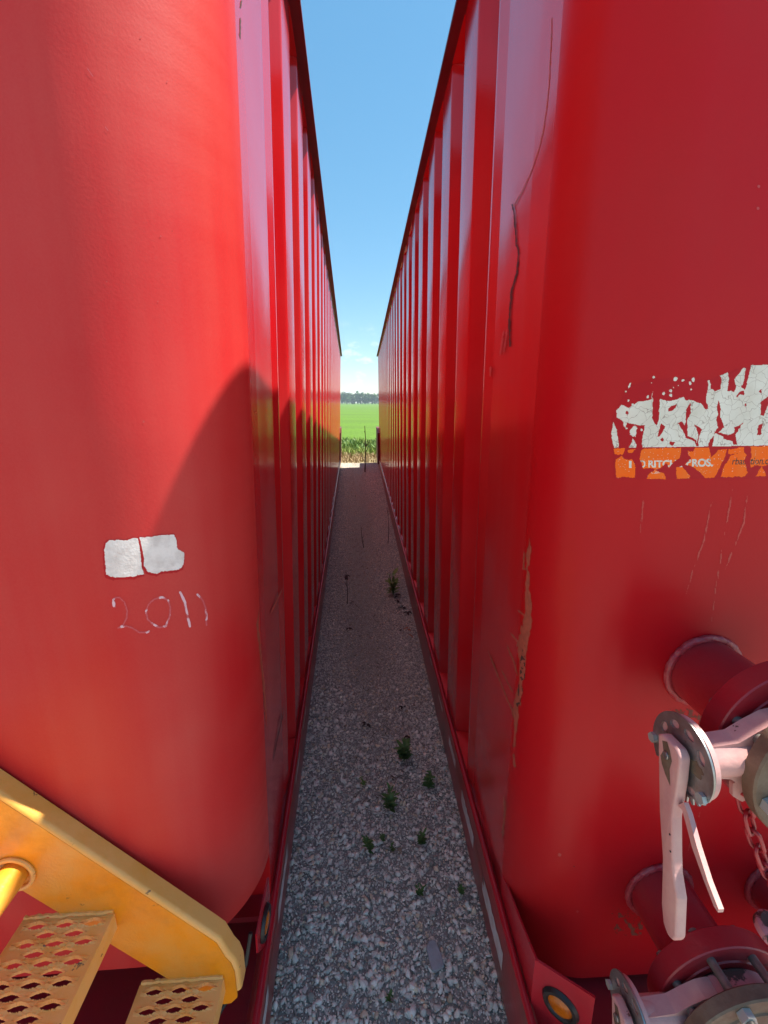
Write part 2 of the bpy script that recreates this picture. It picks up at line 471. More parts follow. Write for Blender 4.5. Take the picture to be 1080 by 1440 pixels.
def decal(name, k, parent, box, step, classify, mats, off=0.0006, label=None, smooth=True):
    """film or worn paint lying on the wall: box in photo pixels, classify(px, py) gives a material number or -1 per cell"""
    x0, y0, x1, y1 = box
    nx, ny = int((x1 - x0) / step), int((y1 - y0) / step)
    gx, gy = np.meshgrid(x0 + step * np.arange(nx + 1), y0 + step * np.arange(ny + 1))
    cx, cy = gx[:-1, :-1] + step / 2, gy[:-1, :-1] + step / 2
    cls = classify(cx, cy)
    P = wall_points(k, gx, gy, off)
    jj, ii = np.nonzero(cls >= 0)
    if len(jj) == 0: return None
    a = jj * (nx + 1) + ii
    Fq = np.stack([a, a + 1, a + nx + 2, a + nx + 1], 1)
    used, inv = np.unique(Fq, return_inverse=True)
    me = bpy.data.meshes.new(name)
    me.from_pydata(P[used].tolist(), [], inv.reshape(Fq.shape).tolist())
    for m_ in mats: me.materials.append(m_)
    me.polygons.foreach_set('material_index', cls[jj, ii].astype(int).tolist())
    me.update()
    o = bpy.data.objects.new(name, me)
    link(o, parent)
    if label: o['label'] = label
    return o

def build_tank(k, label):
    t = TANKS[k]; s = t['s']; YC, RC, ZB = t['yc'], t['rc'], t['zb']; YF = YC - RC
    root = empty('storage_tank', (t['x'], 0, 0), label=label, cat='storage tank', group='red steel storage tanks parked side by side')
    root.matrix_basis = tank_matrix(k)
    # rounded front corner and the front wall
    n = 28
    arc = [(RC - RC * math.cos(a), YC - RC * math.sin(a)) for a in np.linspace(0, math.pi / 2, n)]
    far = [(W_TANK - RC + RC * math.sin(a), YC - RC * math.cos(a)) for a in np.linspace(0, math.pi / 2, n)]
    V, Fc = extrude_profile(arc + far, ZB, Z1, s)
    mesh_obj('front_wall', V, Fc, M['red_end' if s > 0 else 'red_end_faded'], root, True)
    # underside of the overhanging front and the recessed wall below it
    g = G().add([(x, y, ZB) for x, y in arc + far], [tuple(range(2 * n))])
    g.add([(0.0, YC, ZD), (W_TANK, YC, ZD), (W_TANK, YC, ZB), (0.0, YC, ZB)], [(0, 1, 2, 3)])
    g.build('lower_wall', M['red_end'], root, False, s)
    # first flat: a shallow fold near its far edge
    V, Fc = extrude_profile(fillet([(0, YC), (0.0, 1.20), (0.007, 1.485), (0.0, PANEL0 - 0.02)], 0.02), Z0, Z1, s)
    mesh_obj('corner_panel', V, Fc, M['red_side'], root, True)
    # pressed side panels
    first = None; y = PANEL0
    while y + PITCH_Y < Y_END + 0.05:
        if first is None:
            prof = fillet(panel_profile(0.0), 0.020)
            prof[0] = (0.0, -0.02)
            V, Fc = extrude_profile(prof, Z0, Z1, s)
            first = mesh_obj('side_panel', V, Fc, M['red_side'], root, True)
            first.location = (0, y, 0)
        else:
            c = first.copy(); COL.objects.link(c); c.location = (0, y, 0)
        y += PITCH_Y
    ye = y - 0.02
    # pocket caps: sloping gussets that close each pocket at top and bottom
    g = G()
    yy = PANEL0
    while yy + PITCH_Y < Y_END + 0.05:
        y1 = yy + (PITCH_Y - FLAT)
        for z, dz in ((Z1, -0.03), (Z0, 0.03)):
            a0, a1 = yy + 0.004, y1 - 0.004
            g.add([(-0.001, a0, z), (-0.001, a1, z), (DEPTH + 0.004, a1 - SLANT, z + dz), (DEPTH + 0.004, a0 + SLANT, z + dz)], [(0, 1, 2, 3)])
        yy += PITCH_Y
    g.build('pocket_cap', M['red_side'], root, False, s, kind='stuff')
    # rest of the shell
    g = G()
    g.add([(0.0, ye, Z0), (W_TANK, ye, Z0), (W_TANK, ye, Z1), (0.0, ye, Z1)], [(0, 1, 2, 3)])
    g.add([(W_TANK, YC, Z0), (W_TANK, ye, Z0), (W_TANK, ye, Z1), (W_TANK, YC, Z1)], [(0, 1, 2, 3)])
    g.build('rear_wall', M['red_end'], root, False, s)
    arc2 = [(RC + 0.045 - (RC + 0.045) * math.cos(a) - 0.045, YC - (RC + 0.045) * math.sin(a)) for a in np.linspace(0, math.pi / 2, 16)]
    outline = [(-0.045, ye + 0.03)] + arc2 + [(W_TANK - x, y_) for x, y_ in arc2[::-1]] + [(W_TANK + 0.03, ye + 0.03)]
    outline = [(max(x, -0.045), y_) for x, y_ in outline]
    g = G().prism([(x, y_, Z1) for x, y_ in outline], (0, 0, 0.013))
    g.build('top_rail', M['rail_dark'], root, True, s)
    # deck and side beams
    g = G().prism([(0.0, 15.0, 0.262), (0.0, 1.06, 0.262), (0.1, 1.06, 0.262), (W_TANK, 1.06, 0.262), (W_TANK, 15.0, 0.262)], (0, 0, 0.022))
    g.prism([(0.0, 1.30, ZD - 0.02), (0.0, 0.33, ZD - 0.02), (W_TANK, 0.33, ZD - 0.02), (W_TANK, 1.30, ZD - 0.02)], (0, 0, 0.02))
    g.build('deck_plate', M['dirt_deck'], root, False, s)
    prof = [(-0.020, 0.02), (-0.023, 0.05), (-0.023, 0.268), (-0.019, 0.284), (-0.008, 0.292), (0.002, 0.286), (0.002, 0.255), (0.09, 0.03), (0.09, 0.02)]
    g = G().prism([(x, 0.60, z) for x, z in prof], (0, 14.4, 0))
    g.build('side_beam', M['red_beam'], root, True, s)
    # rounded lip on the beam's upper edge
    g = G().tube([(-0.014, 0.60, 0.287), (-0.014, 15.0, 0.287)], 0.011, 10)
    g.build('beam_lip', M['red_rail'], root, True, s)
    g = G().prism([(W_TANK, 0.35, 0.02), (W_TANK + 0.02, 0.35, 0.02), (W_TANK + 0.02, 0.35, 0.28), (W_TANK, 0.35, 0.28)], (0, 14.6, 0))
    g.build('side_beam', M['red_beam'], root, False, s)
    g = G().box((0.095, 0.34, 0.03), (W_TANK - 0.01, 0.40, 0.165))
    g.build('front_beam', M['red_beam'], root, False, s)
    # gusset rising to the corner and the angled lamp plate
    if s > 0:
        g = G().prism([(0.0, 1.42, 0.288), (0.0, 0.80, 0.200), (0.0, 0.80, 0.455), (0.0, 0.92, 0.415), (0.0, 1.10, 0.37), (0.0, 1.25, 0.325)], (0.006, 0, 0))
        g.build('corner_gusset', M['red_rail'], root, False, s)
        c0, c1 = Vector((-0.002, 0.80, 0)), Vector((0.11, 0.705, 0)); zb, h0, h1 = 0.192, 0.262, 0.285
    else:
        c0, c1 = Vector((-0.012, 1.05, 0)), Vector((-0.002, 0.915, 0)); zb, h0, h1 = 0.288, 0.172, 0.172
    dirv = (c1 - c0).normalized(); nrm = Vector((-dirv.y, dirv.x, 0))
    if nrm.x > 0: nrm = -nrm
    a, b = c0 + Vector((0, 0, zb)), c1 + Vector((0, 0, zb))
    if s > 0: poly = [tuple(a), tuple(b), tuple(b + Vector((0, 0, h1))), tuple(a + Vector((0, 0, h0)))]
    else: poly = [tuple(a), tuple(b + (a - b) * 0.45), tuple(b + Vector((0, 0, 0.075))), tuple(b + Vector((0, 0, h1 * 0.86))), tuple(a + Vector((0, 0, h0)))]
    g = G().prism(poly, tuple(-nrm * 0.006))
    g.build('lamp_plate', M['red_rail'], root, False, s)
    mid = (c0 * 0.50 + c1 * 0.50) + Vector((0, 0, 0.368 if s > 0 else 0.375)) + nrm * 0.0015
    lamp = G().lathe([(0.030, 0.004), (0.034, 0.009), (0.042, 0.009), (0.047, 0.0)], mid, nrm, 40).build('marker_lamp', M['black'], root, True, s)
    G().lathe([(1e-5, 0.0115), (0.012, 0.011), (0.024, 0.009), (0.0305, 0.004)], mid, nrm, 32).build('lens', M['amber'], lamp, True, s)
    return root

tank_r = build_tank('R', 'right-hand red steel tank with torn white and orange sticker and pink valves on its front')
tank_l = build_tank('L', 'left-hand red steel tank with two white patches and handwritten 2011 on its front')

# reflective tape on the beams' outer faces
def tapes(k, parent, segs, m, name='reflective_tape'):
    s = TANKS[k]['s']
    for y0, y1, zc, w in segs:
        pts = []
        n = 14
        for i in range(n + 1):
            t = i / n; y = y0 + (y1 - y0) * t
            j = 0.007 * (random.random() - 0.5)
            j2 = 0.014 * (random.random() - 0.2)
            pts.append((-0.0245 * s, y + (random.random() - .5) * .004, zc - w / 2 + j)); pts.append((-0.0245 * s, y, zc + w / 2 - abs(j2)))
        Fc = [(2 * i, 2 * i + 2, 2 * i + 3, 2 * i + 1) for i in range(n)]
        mesh_obj(name, pts, Fc, m, parent)
tapes('R', tank_r, [(0.96, 1.20, 0.165, 0.078), (1.34, 1.56, 0.175, 0.07), (1.70, 1.87, 0.205, 0.05), (2.06, 2.20, 0.225, 0.03), (2.46, 2.56, 0.25, 0.022)], M['tape_white'])
tapes('R', tank_r, [(1.18, 1.33, 0.185, 0.04), (1.57, 1.69, 0.20, 0.036)], M['tape_red'])
tapes('L', tank_l, [(0.74, 0.92, 0.20, 0.06), (1.11, 1.34, 0.20, 0.066), (1.62, 1.80, 0.235, 0.034), (1.95, 2.12, 0.24, 0.03)], M['tape_white'])
tapes('L', tank_l, [(0.93, 1.09, 0.215, 0.034), (1.36, 1.60, 0.225, 0.034)], M['tape_red'])

# rear mudguards
for k, root, pr in (('R', tank_r, 0.07), ('L', tank_l, 0.03)):
    s = TANKS[k]['s']
    g = G().prism([(-pr, 13.25, 0.16), (-pr, 13.25, 1.12), (-pr, 13.75, 1.24), (-pr, 14.9, 1.24), (-pr, 14.9, 0.16)], (pr + 0.25, 0, 0))
    mg = g.build('mudguard', M['rail_dark'], root, False, s)
    G().prism([(-pr, 13.22, 1.27), (-pr + 0.02, 13.22, 1.27), (-0.01, 13.22, 1.13), (-0.03, 13.22, 1.13)], (0, 0.03, 0)).build('bracket', M['tape_white'], mg, False, s)

# ------------------------------------------------------------------ worn paint, stickers and marks
ZS, ZX, ZY = 4.5, 840.0, 480.0      # the sticker was drawn on a 4.5x grid starting at (840, 480)
WHITE = [[(120,440),(155,400),(200,425),(250,385),(300,375),(345,365),(350,318),(357,325),(357,400),(345,480),(375,525),(390,490),(390,400),(400,360),(440,378),(500,370),(545,350),(560,375),(600,372),(660,400),(682,432),(700,425),(690,380),(690,335),(700,300),(697,250),(712,242),(718,300),(745,315),(780,300),(785,240),(774,215),(800,205),(825,196),(835,240),(822,315),(868,322),(880,280),(865,240),(900,205),(922,163),(940,170),(930,230),(912,290),(935,310),(955,230),(975,152),(1020,150),(1080,148),(1200,150),(1310,165),(1310,655),(985,660),(870,665),(640,668),(288,672),(282,640),(290,580),(300,530),(270,532),(220,520),(170,515),(125,480)],
 [(100,505),(120,560),(138,670),(110,676),(88,610)],[(205,560),(235,530),(252,545),(242,605),(205,590)],[(200,668),(228,610),(250,650),(242,682),(210,680)],[(165,512),(185,520),(180,545),(168,535)],
 [(195,295),(205,262),(216,262),(206,290)]]
WDOTS = [(355,225,9),(345,260,5),(180,315,6),(495,238,13),(541,247,8),(607,243,11),(585,266,9),(592,305,5),(512,278,4),(420,330,9),(466,313,8),(466,341,9),(482,290,4),(225,400,7),(195,375,6),(320,352,7),(185,550,6),(280,560,9)]
WHOLES = [[(350,300),(362,345),(395,368),(386,480),(374,528),(350,490)],[(445,430),(470,408),(505,400),(482,438),(452,448)],
 [(562,430),(588,384),(592,450),(567,495),(570,600),(622,618),(630,640),(635,600),(628,560),(612,522),(660,560),(640,602),(640,665),(628,665),(615,632),(560,612),(540,560),(508,522),(530,508),(555,530)],
 [(378,600),(400,518),(432,538),(415,572),(392,602)],[(398,622),(412,608),(426,622),(412,636)],[(455,632),(490,636),(475,662),(462,655)],
 [(765,375),(778,400),(780,480),(803,545),(770,568),(738,592),(762,545),(752,500),(765,460),(756,430)],
 [(928,503),(902,552),(876,590),(885,655),(860,655),(858,635),(800,615),(795,600),(745,580),(742,566),(830,592),(862,585),(868,545),(895,540)],
 [(1030,465),(1036,385),(1082,345),(1082,402),(1050,470)],[(1008,592),(1020,530),(1044,518),(1034,592)],[(700,672),(710,620),(740,595),(732,640),(722,672)],
 [(1016,320),(1040,293),(1036,330)],[(928,400),(938,390),(944,404),(934,410)],[(180,450),(188,440),(195,458),(186,466)],[(880,345),(905,320),(932,312),(930,340),(905,338),(885,352)],[(1150,230),(1180,300),(1165,390),(1140,330)]]
ORANGE = [[(108,680),(175,675),(160,716),(106,716)],[(188,688),(242,680),(225,702),(195,705)],[(118,745),(155,722),(165,745),(225,748),(240,800),(236,866),(165,855),(122,862),(114,790)],
 [(275,700),(300,680),(530,674),(522,740),(480,765),(455,800),(440,770),(400,800),(370,812),(330,800),(290,805),(270,750)],[(328,838),(370,812),(425,838),(432,872),(312,868)],[(500,800),(535,790),(588,858),(580,869),(503,869)],
 [(570,690),(600,700),(625,672),(710,672),(720,735),(765,688),(822,680),(800,740),(775,800),(740,862),(680,865),(650,828),(600,790),(556,780),(592,740),(575,715)],
 [(828,685),(930,668),(925,705),(945,722),(928,760),(956,830),(930,856),(778,859),(800,800),(842,722),(890,712),(828,712)],[(970,665),(1310,655),(1310,765),(1100,772),(1050,790),(1000,785),(972,800),(966,760),(976,720)],[(1003,852),(1040,788),(1070,852)],[(1110,852),(1150,810),(1310,800),(1310,850)]]

def text_tris(body, x0, y0, x1, y1, shear=0.0, bold=0.0):
    cu = bpy.data.curves.new('lettering', 'FONT'); cu.body = body; cu.shear = shear; cu.offset = bold
    o = bpy.data.objects.new('lettering', cu); COL.objects.link(o)
    dg = bpy.context.evaluated_depsgraph_get(); dg.update()
    me = bpy.data.meshes.new_from_object(o.evaluated_get(dg)); me.calc_loop_triangles()
    v = np.array([p.co[:2] for p in me.vertices]); tr = np.array([t_.vertices for t_ in me.loop_triangles])
    bpy.data.objects.remove(o); bpy.data.meshes.remove(me); bpy.data.curves.remove(cu)
    mn, mx = v.min(0), v.max(0)
    v = (v - mn) / (mx - mn)
    v = np.stack([x0 + v[:, 0] * (x1 - x0), y1 - v[:, 1] * (y1 - y0)], 1)
    return [[tuple(v[i]) for i in t_] for t_ in tr]
def raster(u, v, tris):
    r = np.zeros(u.shape, bool)
    for t_ in tris:
        xs = [p[0] for p in t_]; ys = [p[1] for p in t_]
        sel = (u >= min(xs)) & (u <= max(xs)) & (v >= min(ys)) & (v <= max(ys))
        if sel.any():
            idx = np.nonzero(sel); r[idx] |= in_poly(u[idx], v[idx], t_)
    return r
T_WHITE = text_tris('RITCHIE', 322, 752, 552, 798, bold=0.035) + text_tris('BROS.', 562, 746, 732, 796, bold=0.035) + \
    text_tris('D', 272, 752, 304, 798, bold=0.03) + text_tris('I', 200, 754, 218, 798, bold=0.03) + text_tris('ction', 342, 820, 396, 836)
T_BLACK = text_tris('rbauction.com', 852, 742, 1150, 786, shear=0.25, bold=0.008)
def sticker_class(px, py):
    u = (px - ZX) * ZS; v = (py - ZY) * ZS
    uu = u + 9 * (fbm(u / 13, v / 13) - 0.5) + 10 * (fbm(u / 34 + 9, v / 34) - 0.5)
    vv = v + 9 * (fbm(u / 13 + 40, v / 13 + 7) - 0.5) + 10 * (fbm(u / 34, v / 34 + 21) - 0.5)
    w = np.zeros(u.shape, bool)
    for p in WHITE: w |= in_poly(uu, vv, p)
    for x, y, r in WDOTS: w |= (uu - x) ** 2 + (vv - y) ** 2 < r * r
    for p in WHOLES: w &= ~in_poly(uu, vv, p)
    split = 672 - 0.016 * (u - 290)
    w &= v < split
    o = np.zeros(u.shape, bool)
    for p in ORANGE: o |= in_poly(uu, vv, p)
    o &= v >= split
    cls = np.where(w, 0, -1); cls = np.where(o, 1, cls)
    cls = np.where((cls == 1) & (fbm(u / 6 + 3, v / 6) > 0.80), 0, cls)
    hull = in_poly(uu, vv, [(92, 500), (130, 410), (190, 290), (350, 235), (600, 235), (700, 245), (900, 170), (1310, 140), (1310, 872), (104, 872)])
    cls = np.where(hull & (cls < 0), 3, cls)
    tilt = v + 0.012 * (u - 400)
    tx = raster(u, tilt, T_WHITE); cls = np.where(tx & (cls == 1), 0, cls)
    tb = raster(u, tilt, T_BLACK); cls = np.where(tb & (cls == 1), 2, cls)
    return cls
decal('sticker', 'R', tank_r, (856, 508, 1128, 676), 0.62, sticker_class, [M['white_film'], M['orange_film'], M['ink'], M['unfaded']],
      label='torn white and orange auction sticker with partly lost lettering')

PATCH = [[(180,260),(192,215),(212,195),(330,196),(380,180),(412,184),(420,215),(430,300),(440,380),(453,430),(410,434),(395,446),(250,452),(195,435),(186,350)],
         [(425,175),(500,172),(580,160),(662,155),(680,200),(685,258),(730,280),(734,330),(720,380),(680,402),(580,410),(545,426),(480,412),(455,370),(450,290)]]
def patch_class(i):
    def f(px, py):
        u = (px - 110) * 4.909; v = (py - 720) * 4.909
        uu = u + 11 * (fbm(u / 12, v / 12) - 0.5); vv = v + 11 * (fbm(u / 12 + 30, v / 12) - 0.5)
        a = in_poly(uu, vv, PATCH[i])
        cx, cy = np.mean(PATCH[i], 0)
        halo = in_poly(cx + (uu - cx) / 1.05 + (3 if i else 4) , cy + (vv - cy) / 1.09 - 5, PATCH[i])
        return np.where(a, 0, np.where(halo, 1, -1))
    return f
decal('paint_patch', 'L', tank_l, (136, 744, 206, 822), 0.6, patch_class(0), [M['white_patch'], M['unfaded']])
decal('paint_patch', 'L', tank_l, (192, 744, 268, 818), 0.6, patch_class(1), [M['white_patch'], M['unfaded']])

STROKES = [('2', [(255,655),(240,630),(243,605),(262,590),(285,590),(318,622),(338,680),(335,730),(312,778),(285,798),(275,800),(300,793),(330,787),(372,800),(420,830),(470,833),(488,824)], 5.5, 0.46),
           ('0', [(500,622),(530,600),(580,588),(620,610),(637,660),(630,730),(605,788),(560,797),(515,775),(480,740),(468,690),(478,650),(500,622)], 6, 0.56),
           ('1', [(705,555),(735,620),(745,680),(760,740),(772,790)], 8, 0.85), ('1', [(825,570),(860,610),(878,660),(885,710),(885,780)], 6.5, 0.60)]
def digit_class(st):
    _, pts, w, dens = st
    def f(px, py):
        u = (px - 110) * 4.909; v = (py - 720) * 4.909
        d, t = dist_poly(u, v, pts)
        press = fbm(u / 38 + 3, v / 38 + 8); grain = fbm(u / 3 + 11, v / 5)
        ww = w * (0.45 + 1.1 * press)
        faint = (d < ww * 1.15) & (grain < 0.62 + 0.3 * dens - 0.25 * (d / w))
        core = (d < ww) & (press * 0.75 + grain * 0.35 > 1.02 - 0.72 * dens)
        cls = np.where(faint, 1, -1); cls = np.where(core, 0, cls)
        if st is STROKES[0]: cls = np.where((u - 246) ** 2 + ((v - 636) * 0.5) ** 2 < 110, 0, cls)
        return cls
    return f
for st in STROKES:
    us = [p[0] / 4.909 + 110 for p in st[1]]; vs_ = [p[1] / 4.909 + 720 for p in st[1]]
    decal('written_digit', 'L', tank_l, (min(us) - 3, min(vs_) - 3, max(us) + 3, max(vs_) + 3), 0.42, digit_class(st), [M['chalk'], M['chalk_faint']])

def line_class(pts, w, gap=0.0, taper=True, m=0, rough=1.0):
    def f(px, py):
        d, t = dist_poly(px, py, pts)
        jit = (fbm(px / 2.2, py / 3.0) - 0.3) * rough
        ww = w * (0.6 + jit) * (np.clip(np.minimum(t, 1 - t) * 8, 0.25, 1) if taper else 1)
        ok = (d < ww) & (fbm(px / 3 + 5, py / 14) > gap)
        return np.where(ok, m, -1)
    return f
# long scratch and crack on the right tank's corner
decal('scratch', 'R', tank_r, (715, 22, 785, 296), 0.9, line_class([(776,26),(775,60),(772,120),(769,150),(764,185),(758,210),(748,240),(735,268),(722,290)], 0.75, 0.0, False), [M['bare']])
decal('crack', 'R', tank_r, (708, 284, 742, 492), 0.7, line_class([(720,288),(723,300),(724,318),(726,338),(725,342),(729,352),(728,372),(726,388),(719,408),(718,425),(716,450),(717,487)], 0.95, 0.16, False, 0, 2.6), [M['dark_rust']])
GASH = [(744,756),(747,775),(743,800),(746,840),(748,862),(746,890),(742,905),(740,935),(735,965),(730,1000),(724,1052),(721,1050),(724,1010),(720,1004),(722,985),(729,965),(731,930),(727,905),(736,870),(738,862),(738,840),(741,806),(740,780)]
CORE = [(737,900),(741,905),(738,950),(732,985),(727,1008),(725,995),(730,955),(733,925)]
def gash_class(px, py):
    u = px + 5 * (fbm(px / 3, py / 9) - 0.5); v = py + 9 * (fbm(px / 4 + 8, py / 5) - 0.5)
    a = in_poly(u, v, GASH)
    b = in_poly(u, v, CORE) & (fbm(px / 3, py / 5 + 4) > 0.53)
    c = np.full(px.shape, -1); c = np.where(a, 0, c); return np.where(b, 1, c)
decal('scraped_paint', 'R', tank_r, (700, 750, 760, 1060), 0.8, gash_class, [M['bare'], M['dark_rust']])
for pts, w in (([(686,915),(700,950),(714,985),(724,1008)], 0.8), ([(704,940),(714,960),(722,975)], 0.7), ([(712,905),(722,930),(728,950)], 0.9), ([(728,858),(740,868)], 0.9), ([(718,890),(730,905)], 0.9),
               ([(722,1060),(724,1080)], 1.5), ([(708,1120),(710,1140),(706,1180)], 1.5), ([(737,775),(736,800),(742,800)], 0.9)):
    xs = [p[0] for p in pts]; ys = [p[1] for p in pts]
    decal('scratch', 'R', tank_r, (min(xs) - 3, min(ys) - 2, max(xs) + 3, max(ys) + 2), 0.7, line_class(pts, w + 0.5, 0.1), [M['bare']])
# thin step marks across the ribs' paint and short runs near the bend
for pts in ([(708,465),(706,480),(703,500)], [(713,462),(711,478),(708,498)], [(690,515),(689,530)]):
    xs = [p[0] for p in pts]; ys = [p[1] for p in pts]
    decal('scratch', 'R', tank_r, (min(xs) - 3, min(ys) - 2, max(xs) + 3, max(ys) + 2), 0.6, line_class(pts, 1.4, 0.15), [M['streak']])
# faint run marks under the sticker
for pts in ([(1004,690),(990,760),(975,800),(965,835)], [(1030,688),(1018,760),(1006,830),(1000,880)], [(1052,690),(1046,735),(1020,800)], [(905,700),(900,760)], [(985,1140),(975,1170),(968,1196)]):
    xs = [p[0] for p in pts]; ys = [p[1] for p in pts]
    decal('run_mark', 'R', tank_r, (min(xs) - 4, min(ys) - 2, max(xs) + 4, max(ys) + 2), 0.9, line_class(pts, 1.0, 0.46, True, 0, 2.2), [M['streak_faint']])['kind'] = 'stuff'
# left tank's corner edge scrape and hairlines
for pts, w, m_ in (([(364,858),(362,880),(365,905),(368,935),(372,975),(375,1020)], 1.8, 'bare'), ([(397,828),(388,848),(380,864)], 0.9, 'bare'), ([(400,998),(392,1030),(384,1070)], 0.7, 'dark_rust'),
                   ([(340,0),(338,12)], 1.1, 'dark_rust'), ([(338,24),(338,40),(338,55)], 1.3, 'dark_rust'), ([(122,95),(131,108)], 0.7, 'chalk_faint'), ([(148,178),(152,184)], 0.7, 'chalk_faint')):
    xs = [p[0] for p in pts]; ys = [p[1] for p in pts]
    decal('scratch', 'L', tank_l, (min(xs) - 5, min(ys) - 3, max(xs) + 5, max(ys) + 3), 0.7, line_class(pts, w, 0.1), [M[m_]])
# brown dirt caught on the wall below the nozzles
def grime_class(cx, cy, rx, ry, dens):
    def f(px, py):
        r = np.hypot((px - cx) / rx, (py - cy) / ry)
        return np.where(fbm(px / 5, py / 7) + 0.35 * fbm(px / 1.4, py / 2.2) > 0.72 + 0.42 * r - dens, 0, -1)
    return f
M['grime'] = mat('brown_grime', (0.16, 0.035, 0.022), 0.7)
for box, c in (((940, 965, 1010, 1060), (968, 1005, 45, 45, 0.06)), ((860, 1240, 930, 1316), (890, 1300, 45, 55, 0.08))):
    decal('grime', 'R', tank_r, box, 0.7, grime_class(*c), [M['grime']])['kind'] = 'stuff'
# pale fly specks
for k, root, specs in (('L', tank_l, [(198,52,1.2),(235,115,1),(168,268,1),(226,332,1.2),(150,396,1.1),(222,424,1),(202,593,1.6),(360,580,1)]), ('R', tank_r, [(1067,262,2.2),(1066,293,2.2),(812,1282,1.6),(787,1202,2.4)])):
    for x, y, r in specs:
        decal('speck', k, root, (x - 4, y - 4, x + 4, y + 4), 0.5, (lambda X, Y, x=x, y=y, r=r: np.where((X - x) ** 2 + (Y - y) ** 2 < r * r * (0.5 + fbm(X, Y)), 0, -1)), [M['streak']])

# ------------------------------------------------------------------ nozzles and valves on the right tank
def nozzle(x, z, parent, flange_y=0.70):
    YF = TANKS['R']['yc'] - TANKS['R']['rc']
    g = G(); g.lathe([(0.084, 0.03), (0.082, -(YF - flange_y))], (x, YF, z), (0, 1, 0), 48)
    nz = g.build('nozzle', M['red_pipe'], parent, True)
    g = G(); n, mm = 72, 10
    for i in range(n):
        a = 2 * math.pi * i / n
        for j in range(mm):
            b = 2 * math.pi * j / mm
            rr = 0.0084 * (1 + 0.22 * math.sin(i * 2.3) * random.random() + 0.12 * random.random())
            R_ = 0.089 + rr * math.cos(b)
            g.v.append((x + R_ * math.cos(a), YF - 0.004 + rr * 0.9 * math.sin(b), z + R_ * math.sin(a)))
    for i in range(n):
        for j in range(mm):
            g.f.append((i * mm + j, ((i + 1) % n) * mm + j, ((i + 1) % n) * mm + (j + 1) % mm, i * mm + (j + 1) % mm))
    g.build('weld_bead', M['weld'], nz, True)
    # flange, raised face on the near side
    g = G(); g.lathe([(0.082, 0.0), (0.149, 0.0), (0.1515, -0.0025), (0.1515, -0.042), (0.149, -0.0445), (0.112, -0.0445), (0.110, -0.0475), (0.082, -0.0475), (0.082, 0.0)], (x, flange_y, z), (0, 1, 0), 72)
    g.build('flange', M['red_pipe'], nz, True)
    return nz

